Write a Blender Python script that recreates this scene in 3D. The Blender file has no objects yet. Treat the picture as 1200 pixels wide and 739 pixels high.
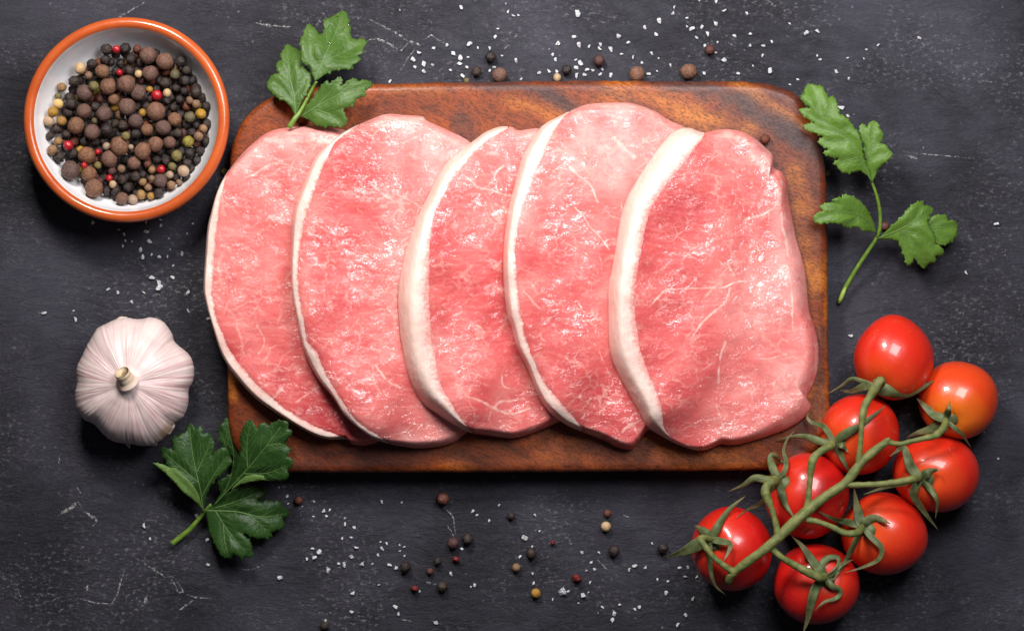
import bpy, bmesh, math, random
import numpy as np
from mathutils import Vector, Matrix
from mathutils.geometry import delaunay_2d_cdt

random.seed(7)
RNG = np.random.default_rng(11)
sc = bpy.context.scene
COL = sc.collection

# ------------------------------------------------------------------ camera, world, lights, exposure
CAM_H = 1.2                      # metres above the slate
MPP = 0.0004                     # metres per photograph pixel on the slate
cam_d = bpy.data.cameras.new('camera')
cam = bpy.data.objects.new('camera', cam_d)
COL.objects.link(cam)
cam.location = (0, 0, CAM_H)
cam_d.sensor_width = 36.0
cam_d.lens = 36.0 * CAM_H / (1200 * MPP)
cam_d.clip_start = 0.05
cam_d.clip_end = 50
sc.camera = cam

world = bpy.data.worlds.new('World')
sc.world = world
world.use_nodes = True
world.node_tree.nodes['Background'].inputs[0].default_value = (0.80, 0.86, 1.0, 1)
world.node_tree.nodes['Background'].inputs[1].default_value = 0.04


def area(name, loc, target, size, power, color, spread=180):
    ld = bpy.data.lights.new(name, 'AREA')
    ld.energy = power
    ld.color = color
    ld.size = size
    ld.spread = math.radians(spread)
    o = bpy.data.objects.new(name, ld)
    COL.objects.link(o)
    o.location = loc
    o.rotation_euler = (Vector(target) - Vector(loc)).to_track_quat('-Z', 'Y').to_euler()
    return o


area('key_softbox', (-0.15, 0.40, 0.46), (0.0, 0.09, 0.02), 0.12, 1.75, (1.0, 0.96, 0.91), spread=120)
area('window_softbox', (0.19, 0.30, 0.60), (0.06, 0.08, 0.02), 0.30, 2.05, (0.97, 0.97, 1.0), spread=120)

sc.view_settings.view_transform = 'Standard'
sc.view_settings.look = 'None'
sc.view_settings.gamma = 1.0
sc.view_settings.exposure = 0.0
sc.render.engine = 'CYCLES'
sc.cycles.use_denoising = True
sc.cycles.max_bounces = 8


# ------------------------------------------------------------------ helpers
def P(px, py, z=0.0):
    """Point at height z under photograph pixel (px, py)."""
    k = (CAM_H - z) / CAM_H * MPP
    return Vector(((px - 600) * k, (369.5 - py) * k, z))


def tag(o, label=None, cat=None, group=None, kind=None):
    if label: o['label'] = label
    if cat: o['category'] = cat
    if group: o['group'] = group
    if kind: o['kind'] = kind
    return o


def link(o, parent=None):
    COL.objects.link(o)
    if parent is not None:
        o.parent = parent
    return o


def empty(name, loc):
    o = bpy.data.objects.new(name, None)
    o.empty_display_size = 0.01
    COL.objects.link(o)
    o.location = loc
    return o


def origin_of(parent):
    v = Vector((0, 0, 0))
    while parent is not None:
        v += parent.location
        parent = parent.parent
    return v


def mesh_obj(name, verts, faces, mat, parent=None, smooth=True, attrs=None, loc=None):
    """World-space verts; made local to parent (or to loc)."""
    off = origin_of(parent)
    if loc is not None:
        off = off + Vector(loc) - (origin_of(parent) if parent is not None else Vector())
    v = np.asarray(verts, dtype=float) - np.array(off)
    me = bpy.data.meshes.new(name)
    me.from_pydata(v.tolist(), [], [tuple(int(i) for i in f) for f in faces])
    if attrs:
        for k, a in attrs.items():
            at = me.attributes.new(k, 'FLOAT', 'POINT')
            at.data.foreach_set('value', np.asarray(a, dtype=np.float32))
    if smooth:
        me.polygons.foreach_set('use_smooth', [True] * len(me.polygons))
    me.materials.append(mat)
    me.update()
    o = bpy.data.objects.new(name, me)
    link(o, parent)
    if loc is not None:
        o.location = Vector(loc) - origin_of(parent)
    return o


def catmull(pts, n, closed=False):
    """Catmull-Rom through pts (k x d), n samples at even arc length."""
    p = np.asarray(pts, dtype=float)
    if closed:
        q = np.vstack([p[-1], p, p[0], p[1]])
    else:
        q = np.vstack([2 * p[0] - p[1], p, 2 * p[-1] - p[-2]])
    out = []
    for i in range(len(q) - 3):
        t = np.linspace(0, 1, 16, endpoint=False)[:, None]
        a, b, c, d = q[i], q[i + 1], q[i + 2], q[i + 3]
        out.append(0.5 * (2 * b + (c - a) * t + (2 * a - 5 * b + 4 * c - d) * t ** 2 + (3 * b - a - 3 * c + d) * t ** 3))
    out = np.vstack(out + [p[:1] if closed else p[-1:]])
    s = np.concatenate([[0], np.cumsum(np.linalg.norm(np.diff(out, axis=0), axis=1))])
    u = np.linspace(0, s[-1], n, endpoint=not closed)
    return np.stack([np.interp(u, s, out[:, k]) for k in range(out.shape[1])], axis=1)


def seg_dist(pts, poly):
    """Distance of pts (n x 2) to an open polyline (k x 2)."""
    best = np.full(len(pts), 1e9)
    for a, b in zip(poly[:-1], poly[1:]):
        ab = b - a
        L = max(ab @ ab, 1e-18)
        t = np.clip(((pts - a) @ ab) / L, 0, 1)
        d = np.hypot(*(pts - a - t[:, None] * ab).T)
        best = np.minimum(best, d)
    return best


def inside(pts, poly):
    x, y = pts[:, 0], pts[:, 1]
    r = np.zeros(len(pts), bool)
    q = np.roll(poly, 1, axis=0)
    for (x1, y1), (x2, y2) in zip(poly, q):
        c = ((y1 > y) != (y2 > y))
        with np.errstate(divide='ignore', invalid='ignore'):
            r ^= c & (x < (x2 - x1) * (y - y1) / (y2 - y1 if y2 != y1 else 1e-12) + x1)
    return r


def tube(points, radii, seg=10, flat=1.0, up=None, cap=True, vfold=0.0):
    """Swept tube: verts, faces. flat < 1 squashes it along the frame normal."""
    pts = [Vector(p) for p in points]
    n = len(pts)
    tang = [(pts[min(i + 1, n - 1)] - pts[max(i - 1, 0)]).normalized() for i in range(n)]
    if up is None:
        ref = Vector((0, 0, 1)) if abs(tang[0].z) < 0.9 else Vector((1, 0, 0))
        side = tang[0].cross(ref).normalized()
    verts, faces = [], []
    for i in range(n):
        if up is None:
            side = (side - tang[i] * side.dot(tang[i])).normalized()
        else:
            u = up[i] if isinstance(up, list) else up
            side = tang[i].cross(Vector(u)).normalized()
        nor = side.cross(tang[i]).normalized()
        for k in range(seg):
            a = 2 * math.pi * k / seg
            c, s_ = math.cos(a), math.sin(a)
            verts.append(pts[i] + side * (c * radii[i]) + nor * (s_ * radii[i] * flat + vfold * abs(c) * radii[i]))
    for i in range(n - 1):
        for k in range(seg):
            k2 = (k + 1) % seg
            faces.append((i * seg + k, i * seg + k2, (i + 1) * seg + k2, (i + 1) * seg + k))
    if cap:
        faces.append(tuple(range(seg))[::-1])
        faces.append(tuple((n - 1) * seg + k for k in range(seg)))
    return [tuple(v) for v in verts], faces


def merge(parts):
    V, F = [], []
    for v, f in parts:
        o = len(V)
        V += list(v)
        F += [tuple(i + o for i in g) for g in f]
    return V, F


class Noise2:
    """Smooth random field on a grid, sampled bilinearly: value about -1..1."""
    def __init__(self, size, cell, ext=(0.6, 0.5), aniso=(1, 1), seed=0):
        r = np.random.default_rng(seed)
        self.nx, self.ny = int(ext[0] / cell) * 4, int(ext[1] / cell) * 4
        self.nx, self.ny = min(self.nx, 1200), min(self.ny, 1000)
        self.ext = ext
        a = r.standard_normal((self.ny, self.nx))
        fx = np.fft.fftfreq(self.nx, ext[0] / self.nx)[None, :]
        fy = np.fft.fftfreq(self.ny, ext[1] / self.ny)[:, None]
        g = np.exp(-2 * (math.pi * size) ** 2 * ((fx * aniso[0]) ** 2 + (fy * aniso[1]) ** 2))
        a = np.fft.ifft2(np.fft.fft2(a) * g).real
        self.a = a / (a.std() * 2 + 1e-12)

    def __call__(self, x, y):
        u = (np.asarray(x) / self.ext[0] + 0.5) * self.nx
        v = (np.asarray(y) / self.ext[1] + 0.5) * self.ny
        i, j = np.floor(u).astype(int), np.floor(v).astype(int)
        fu, fv = u - i, v - j
        i0, i1, j0, j1 = i % self.nx, (i + 1) % self.nx, j % self.ny, (j + 1) % self.ny
        A = self.a
        return (A[j0, i0] * (1 - fu) * (1 - fv) + A[j0, i1] * fu * (1 - fv) + A[j1, i0] * (1 - fu) * fv + A[j1, i1] * fu * fv)


# ------------------------------------------------------------------ material helpers
def new_mat(name):
    m = bpy.data.materials.new(name)
    m.use_nodes = True
    nt = m.node_tree
    return m, nt, nt.nodes['Principled BSDF']


def setin(nt, sock, v):
    if isinstance(v, bpy.types.NodeSocket):
        nt.links.new(v, sock)
    elif isinstance(v, (tuple, list)) and len(v) == 3 and sock.type == 'RGBA':
        sock.default_value = (*v, 1)
    else:
        sock.default_value = v


def nd(nt, typ, ins=None, out=0, **props):
    n = nt.nodes.new(typ)
    for k, v in props.items():
        setattr(n, k, v)
    for k, v in (ins or {}).items():
        setin(nt, n.inputs[k], v)
    return n.outputs[out]


def objco(nt, scale=(1, 1, 1), rot=(0, 0, 0), world_space=False):
    c = nd(nt, 'ShaderNodeNewGeometry', out=0) if world_space else nd(nt, 'ShaderNodeTexCoord', out='Object')
    return nd(nt, 'ShaderNodeMapping', {'Vector': c, 'Scale': scale, 'Rotation': rot})


def noise(nt, co, scale, detail=4.0, rough=0.55, dist=0.0, out=0):
    return nd(nt, 'ShaderNodeTexNoise', {'Vector': co, 'Scale': scale, 'Detail': detail, 'Roughness': rough, 'Distortion': dist}, out=out)


def ramp(nt, fac, stops):
    n = nt.nodes.new('ShaderNodeValToRGB')
    cr = n.color_ramp
    while len(cr.elements) < len(stops):
        cr.elements.new(0.5)
    for e, (p, c) in zip(cr.elements, stops):
        e.position = p
        e.color = (*c, 1) if len(c) == 3 else c
    setin(nt, n.inputs[0], fac)
    return n.outputs[0]


def gray(a, b):
    return [(a, (0, 0, 0)), (b, (1, 1, 1))]


def mixc(nt, fac, a, b, mode='MIX'):
    n = nt.nodes.new('ShaderNodeMix')
    n.data_type = 'RGBA'
    n.blend_type = mode
    setin(nt, n.inputs[0], fac)
    setin(nt, n.inputs[6], a)
    setin(nt, n.inputs[7], b)
    return n.outputs[2]


def mth(nt, op, a, b=0.0):
    return nd(nt, 'ShaderNodeMath', {0: a, 1: b}, operation=op)


def bump(nt, h, dist, strength=1.0, normal=None):
    ins = {'Height': h, 'Distance': dist, 'Strength': strength}
    if normal is not None:
        ins['Normal'] = normal
    return nd(nt, 'ShaderNodeBump', ins)


def attr(nt, name):
    return nd(nt, 'ShaderNodeAttribute', out='Fac', attribute_name=name)


def simple_mat(name, col, rough=0.5, var=0.15, scale=400, bump_d=0.0, sss=0.0, sss_scale=0.002, coat=0.0, spec=0.5, col2=None, per_object=False):
    m, nt, b = new_mat(name)
    co = objco(nt)
    n = noise(nt, co, scale, 4)
    c2 = col2 or tuple(c * (1 - 2.2 * var) for c in col)
    c = mixc(nt, ramp(nt, n, gray(0.35, 0.68)), c2, col)
    if per_object:
        r = nd(nt, 'ShaderNodeObjectInfo', out='Random')
        hsv = nd(nt, 'ShaderNodeHueSaturation', {'Hue': mth(nt, 'ADD', mth(nt, 'MULTIPLY', r, 0.025), 0.4875),
                                                 'Saturation': mth(nt, 'ADD', mth(nt, 'MULTIPLY', r, 0.4), 0.8),
                                                 'Value': mth(nt, 'ADD', mth(nt, 'MULTIPLY', r, 0.7), 0.62), 'Color': c})
        c = hsv
    setin(nt, b.inputs['Base Color'], c)
    b.inputs['Roughness'].default_value = rough
    b.inputs['Specular IOR Level'].default_value = spec
    b.inputs['Coat Weight'].default_value = coat
    b.inputs['Coat Roughness'].default_value = 0.12
    if sss:
        b.inputs['Subsurface Weight'].default_value = sss
        b.inputs['Subsurface Scale'].default_value = sss_scale
        b.inputs['Subsurface Radius'].default_value = (1, 0.5, 0.35)
    if bump_d:
        setin(nt, b.inputs['Normal'], bump(nt, n, bump_d))
    return m


# ------------------------------------------------------------------ slate
def slate_material():
    m, nt, b = new_mat('slate')
    co = objco(nt)
    warp = mixc(nt, 0.02, co, noise(nt, co, 25.0, 3, 0.6, out=1))
    streak = noise(nt, nd(nt, 'ShaderNodeMapping', {'Vector': warp, 'Scale': (26, 100, 60)}), 2.2, 9, 0.74, 0.3)
    fine = noise(nt, nd(nt, 'ShaderNodeMapping', {'Vector': warp, 'Scale': (300, 480, 300)}), 2.4, 5, 0.75)
    cloud = noise(nt, co, 11.0, 6, 0.62)
    base = mixc(nt, ramp(nt, streak, gray(0.28, 0.74)), (0.008, 0.0076, 0.011), (0.021, 0.0195, 0.029))
    base = mixc(nt, mth(nt, 'MULTIPLY', ramp(nt, cloud, gray(0.42, 0.62)), 0.80), base, (0.049, 0.046, 0.064))
    base = mixc(nt, mth(nt, 'MULTIPLY', ramp(nt, fine, gray(0.50, 0.78)), 0.40), base, (0.072, 0.069, 0.086))
    base = mixc(nt, mth(nt, 'MULTIPLY', ramp(nt, fine, [(0.30, (1, 1, 1)), (0.47, (0, 0, 0))]), 0.5), base, (0.006, 0.0055, 0.008))
    patch = ramp(nt, noise(nt, objco(nt, (1.0, 1.3, 1)), 15.0, 5, 0.68, 0.6), gray(0.46, 0.66))
    speck = ramp(nt, noise(nt, objco(nt, (1, 1.5, 1)), 380.0, 4, 0.78), gray(0.54, 0.70))
    base = mixc(nt, mth(nt, 'MULTIPLY', mth(nt, 'MULTIPLY', patch, speck), 0.75), base, (0.30, 0.285, 0.295))
    hco = nd(nt, 'ShaderNodeMapping', {'Vector': mixc(nt, 0.04, co, noise(nt, co, 40.0, 4, out=1)), 'Scale': (1, 1.8, 1)})
    hair = nd(nt, 'ShaderNodeTexVoronoi', {'Vector': hco, 'Scale': 34.0}, feature='DISTANCE_TO_EDGE')
    hairm = mth(nt, 'MULTIPLY', ramp(nt, hair, [(0.0, (1, 1, 1)), (0.016, (0, 0, 0))]), ramp(nt, noise(nt, co, 34.0, 4, 0.7), gray(0.56, 0.70)))
    base = mixc(nt, mth(nt, 'MULTIPLY', mth(nt, 'MULTIPLY', hairm, ramp(nt, fine, gray(0.45, 0.6))), 0.30), base, (0.32, 0.31, 0.32))
    dot = nd(nt, 'ShaderNodeTexVoronoi', {'Vector': co, 'Scale': 190.0})
    dots = mth(nt, 'MULTIPLY', ramp(nt, dot, [(0.0, (1, 1, 1)), (0.12, (0, 0, 0))]), ramp(nt, noise(nt, co, 45.0, 3), gray(0.48, 0.66)))
    base = mixc(nt, mth(nt, 'MULTIPLY', dots, 0.65), base, (0.36, 0.35, 0.36))
    setin(nt, b.inputs['Base Color'], base)
    setin(nt, b.inputs['Roughness'], ramp(nt, streak, [(0.3, (0.66,) * 3), (0.7, (0.52,) * 3)]))
    b.inputs['Specular IOR Level'].default_value = 0.30
    h = mth(nt, 'ADD', mth(nt, 'MULTIPLY', streak, 0.8), mth(nt, 'MULTIPLY', fine, 0.22))
    setin(nt, b.inputs['Normal'], bump(nt, h, 0.0018, 0.8))
    return m


M_SLATE = slate_material()


def build_slate():
    w, d = 0.75, 0.6
    bm = bmesh.new()
    bmesh.ops.create_grid(bm, x_segments=60, y_segments=48, size=1)
    for v in bm.verts:
        v.co = Vector((v.co.x * w, v.co.y * d, 0))
    me = bpy.data.meshes.new('slate_surface')
    # slab edge and underside
    r = bmesh.ops.extrude_edge_only(bm, edges=[e for e in bm.edges if e.is_boundary])
    for g in r['geom']:
        if isinstance(g, bmesh.types.BMVert):
            g.co.z = -0.012
    bmesh.ops.recalc_face_normals(bm, faces=bm.faces)
    bm.to_mesh(me)
    bm.free()
    me.materials.append(M_SLATE)
    o = bpy.data.objects.new('slate_surface', me)
    link(o)
    tag(o, 'dark grey slate tabletop with fine grain and pale scuffs', kind='structure')
    return o


slate = build_slate()


def scratch_material():
    m, nt, b = new_mat('chalky_scratch')
    co = objco(nt)
    b.inputs['Base Color'].default_value = (0.42, 0.40, 0.40, 1)
    b.inputs['Roughness'].default_value = 0.8
    a = ramp(nt, noise(nt, co, 650.0, 4, 0.75), gray(0.44, 0.60))
    setin(nt, b.inputs['Alpha'], mth(nt, 'MULTIPLY', a, 0.8))
    return m


M_SCRATCH = scratch_material()
SCRATCHES = [
    ([(433, 23), (450, 32), (466, 40), (478, 49)], 1.5), ([(428, 50), (437, 46), (448, 48), (460, 54), (470, 60)], 1.7),
    ([(470, 60), (476, 53), (480, 49), (486, 50), (493, 54)], 1.6), ([(488, 55), (482, 63), (474, 75), (467, 86)], 1.3),
    ([(497, 47), (505, 42), (512, 46), (521, 51)], 1.4), ([(120, 28), (138, 21), (156, 11), (170, 3)], 1.3),
    ([(298, 27), (315, 30), (342, 32)], 1.4), ([(602, 46), (606, 40)], 1.0), ([(590, 58), (597, 53)], 1.0),
    ([(68, 604), (77, 598), (85, 594), (90, 588), (96, 594)], 2.6), ([(98, 599), (106, 604), (113, 609), (108, 617)], 2.0),
    ([(89, 570), (95, 578)], 1.0), ([(172, 662), (183, 669), (194, 676)], 1.4), ([(201, 679), (206, 687), (209, 693), (214, 692), (205, 677)], 1.2),
    ([(169, 650), (171, 665)], 1.4), ([(166, 710), (170, 704), (172, 697)], 2.4), ([(146, 668), (141, 682), (137, 696), (128, 712)], 1.3),
    ([(219, 696), (228, 699), (246, 701)], 1.4), ([(207, 717), (216, 710), (226, 703)], 1.3), ([(275, 665), (292, 667), (314, 660)], 0.9),
    ([(71, 529), (69, 543)], 0.9), ([(20, 686), (24, 699)], 1.2), ([(103, 684), (101, 692)], 1.8), ([(90, 700), (112, 706), (135, 707)], 1.0),
    ([(1056, 177), (1075, 180), (1100, 182), (1145, 186)], 0.8), ([(1060, 182), (1075, 186)], 1.6), ([(518, 592), (530, 605), (534, 625)], 0.8),
    ([(524, 615), (532, 628)], 0.9), ([(636, 683), (660, 679)], 0.8), ([(500, 682), (512, 684)], 1.6), ([(470, 725), (482, 728)], 1.2),
    ([(700, 655), (712, 668)], 0.9), ([(730, 603), (738, 606)], 0.9), ([(44, 366), (52, 368)], 0.9), ([(1150, 500), (1154, 508)], 1.0),
]
for pts, w in SCRATCHES:
    q = np.array(pts, float)
    n = max(6, int(np.sum(np.linalg.norm(np.diff(q, axis=0), axis=1)) / 1.5))
    c = catmull(q, n)
    c += RNG.normal(0, 0.28, c.shape)
    V, F = [], []
    for i in range(n):
        t = c[min(i + 1, n - 1)] - c[max(i - 1, 0)]
        nrm = np.array([-t[1], t[0]]) / (np.linalg.norm(t) + 1e-9)
        ww = w * (0.35 + 0.65 * math.sin(math.pi * (i + 0.5) / n)) * RNG.uniform(0.35, 1.25) * 0.85
        for sgn in (1, 0, -1):
            p = P(*(c[i] + sgn * nrm * ww), 0.0)
            V.append((p.x, p.y, 0.00020 if sgn == 0 else 0.00005))
    for i in range(n - 1):
        for k in (0, 1):
            F.append((i * 3 + k, i * 3 + k + 1, i * 3 + 4 + k, i * 3 + 3 + k))
    mesh_obj('scratch', V, F, M_SCRATCH, slate, smooth=False)

# ------------------------------------------------------------------ cutting board
BOARD_T = 0.018


def wood_material():
    m, nt, b = new_mat('oiled_acacia_wood')
    co = objco(nt, rot=(0, 0, 0.42))
    warp = mixc(nt, 0.018, co, noise(nt, co, 18.0, 3, 0.5, out=1))
    grain = noise(nt, nd(nt, 'ShaderNodeMapping', {'Vector': warp, 'Scale': (12, 46, 20)}), 3.0, 6, 0.60, 0.2)
    pore = noise(nt, nd(nt, 'ShaderNodeMapping', {'Vector': warp, 'Scale': (330, 620, 400)}), 2.0, 3, 0.65)
    fleck = noise(nt, nd(nt, 'ShaderNodeMapping', {'Vector': warp, 'Scale': (110, 260, 200)}), 2.0, 3, 0.6)
    big = noise(nt, warp, 13.0, 4, 0.55, 0.5)
    c = ramp(nt, big, [(0.28, (0.080, 0.015, 0.006)), (0.44, (0.180, 0.034, 0.008)), (0.58, (0.31, 0.062, 0.010)), (0.72, (0.46, 0.120, 0.015))])
    c = mixc(nt, ramp(nt, grain, [(0.36, (0.55,) * 3), (0.58, (0, 0, 0))]), c, (0.080, 0.021, 0.012))
    c = mixc(nt, attr(nt, 'amber'), c, mixc(nt, ramp(nt, grain, gray(0.38, 0.62)), (0.29, 0.070, 0.012), (0.52, 0.170, 0.022)))
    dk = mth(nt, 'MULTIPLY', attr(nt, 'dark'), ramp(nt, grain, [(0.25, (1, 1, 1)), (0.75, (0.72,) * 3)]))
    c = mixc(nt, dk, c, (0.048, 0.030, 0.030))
    c = mixc(nt, mth(nt, 'MULTIPLY', ramp(nt, fleck, [(0.34, (1, 1, 1)), (0.50, (0, 0, 0))]), 0.55), c, mixc(nt, 0.7, c, (0.02, 0.006, 0.004)))
    c = mixc(nt, mth(nt, 'MULTIPLY', ramp(nt, pore, [(0.38, (1, 1, 1)), (0.52, (0, 0, 0))]), 0.65), c, mixc(nt, 0.8, c, (0.02, 0.006, 0.004)))
    setin(nt, b.inputs['Base Color'], c)
    setin(nt, b.inputs['Roughness'], ramp(nt, pore, [(0.35, (0.58,) * 3), (0.6, (0.38,) * 3)]))
    b.inputs['Specular IOR Level'].default_value = 0.22
    b.inputs['Coat Weight'].default_value = 0.18
    b.inputs['Coat Roughness'].default_value = 0.28
    h = mth(nt, 'ADD', mth(nt, 'MULTIPLY', fleck, 0.8), pore)
    setin(nt, b.inputs['Normal'], bump(nt, h, 0.00022, 0.6))
    return m


M_WOOD = wood_material()


def build_board():
    zt = BOARD_T

    def corner(cx, cy, r, a0, a1, n=7):
        return [(cx + r * math.cos(math.radians(a)), cy - r * math.sin(math.radians(a))) for a in np.linspace(a0, a1, n)]
    px = []
    px += [(972, 420), (971, 330), (970, 250), (969, 205), (964, 170), (953, 138), (936, 113), (912, 101), (880, 95.5)]
    px += [(800, 94.5), (700, 94), (600, 95), (500, 96.5), (400, 99), (352, 102), (322, 111), (298, 126), (281, 146), (271, 172), (268, 205)]
    px += [(267, 300), (266, 400), (266, 480), (270, 512), (285, 538), (310, 550), (345, 553.5)]
    px += [(450, 554), (600, 553.5), (750, 552.5), (880, 551), (920, 549), (950, 536), (968, 512), (973, 480)]
    w = np.array([P(x, y, zt)[:2] for x, y in px])
    N = 320
    oc = catmull(w, N, closed=True)[::1]
    oc = oc + 0.00025 * RNG.normal(0, 0.4, oc.shape)
    cen = oc.mean(axis=0)
    # inset by normals
    t = np.roll(oc, -1, 0) - np.roll(oc, 1, 0)
    nr = np.stack([-t[:, 1], t[:, 0]], 1)
    nr /= np.linalg.norm(nr, axis=1)[:, None]
    if ((cen - oc) * nr).sum() < 0:
        nr = -nr
    rings, zs = [], []
    prof = [(0.0016, 0.0), (0.0, 0.0018), (0.0, 0.006), (0.0, zt - 0.0035), (0.0003, zt - 0.0022), (0.0009, zt - 0.0012), (0.0018, zt - 0.0005), (0.0030, zt - 0.0001), (0.0036, zt)]
    for ins, z in prof:
        rings.append(oc + nr * ins)
        zs.append(z)
    inner = rings[-1]
    for f in np.linspace(0, 1, 62)[1:-1]:
        rings.append(inner + (cen - inner) * f)
        zs.append(zt)
    V = np.vstack([np.column_stack([r, np.full(N, z)]) for r, z in zip(rings, zs)])
    V = np.vstack([V, [[cen[0], cen[1], zt]], [[cen[0], cen[1], 0.0]]])
    F = []
    R = len(rings)
    for j in range(R - 1):
        for i in range(N):
            k = (i + 1) % N
            F.append((j * N + i, j * N + k, (j + 1) * N + k, (j + 1) * N + i))
    for i in range(N):
        k = (i + 1) % N
        F.append(((R - 1) * N + i, (R - 1) * N + k, R * N))
        F.append((k, i, R * N + 1))
    xy = V[:, :2]
    nz = Noise2(0.006, 0.004, seed=3)(xy[:, 0], xy[:, 1])
    nz2 = Noise2(0.002, 0.0015, seed=4)(xy[:, 0], xy[:, 1])

    def band(pts, wd, soft=0.6):
        q = np.array([P(x, y, zt)[:2] for x, y in pts])
        d = seg_dist(xy, catmull(q, 30)) / MPP + nz * wd * 0.45 + nz2 * wd * 0.25
        return np.clip((wd - d) / (wd * soft), 0, 1)
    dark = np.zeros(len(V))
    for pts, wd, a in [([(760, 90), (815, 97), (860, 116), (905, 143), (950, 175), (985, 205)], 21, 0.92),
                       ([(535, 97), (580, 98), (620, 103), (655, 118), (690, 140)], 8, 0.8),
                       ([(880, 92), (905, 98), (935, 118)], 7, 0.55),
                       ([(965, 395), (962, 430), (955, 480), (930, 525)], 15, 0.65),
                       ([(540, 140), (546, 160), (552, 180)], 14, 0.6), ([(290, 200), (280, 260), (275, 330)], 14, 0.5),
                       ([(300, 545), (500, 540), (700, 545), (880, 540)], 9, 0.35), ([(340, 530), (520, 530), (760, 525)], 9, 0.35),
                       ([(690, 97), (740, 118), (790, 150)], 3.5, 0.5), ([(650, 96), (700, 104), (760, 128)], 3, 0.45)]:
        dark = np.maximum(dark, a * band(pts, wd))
    amber = np.zeros(len(V))
    for pts, wd, a in [([(730, 100), (770, 118), (830, 142), (880, 150)], 20, 0.85), ([(860, 98), (900, 120), (945, 150)], 12, 0.75),
                       ([(935, 200), (940, 260), (955, 330)], 22, 0.7), ([(600, 118), (635, 128), (655, 135)], 12, 0.5),
                       ([(271, 400), (272, 470)], 7, 0.9), ([(968, 300), (970, 400), (970, 470)], 5, 0.8), ([(450, 104), (520, 106)], 7, 0.4)]:
        amber = np.maximum(amber, a * band(pts, wd, 0.9))
    bd = empty('cutting_board', (cen[0], cen[1], 0))
    tag(bd, 'rectangular oiled brown wooden cutting board with rounded corners under the pork', 'cutting board')
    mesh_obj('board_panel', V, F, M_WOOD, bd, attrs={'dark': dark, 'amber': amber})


build_board()


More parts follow.
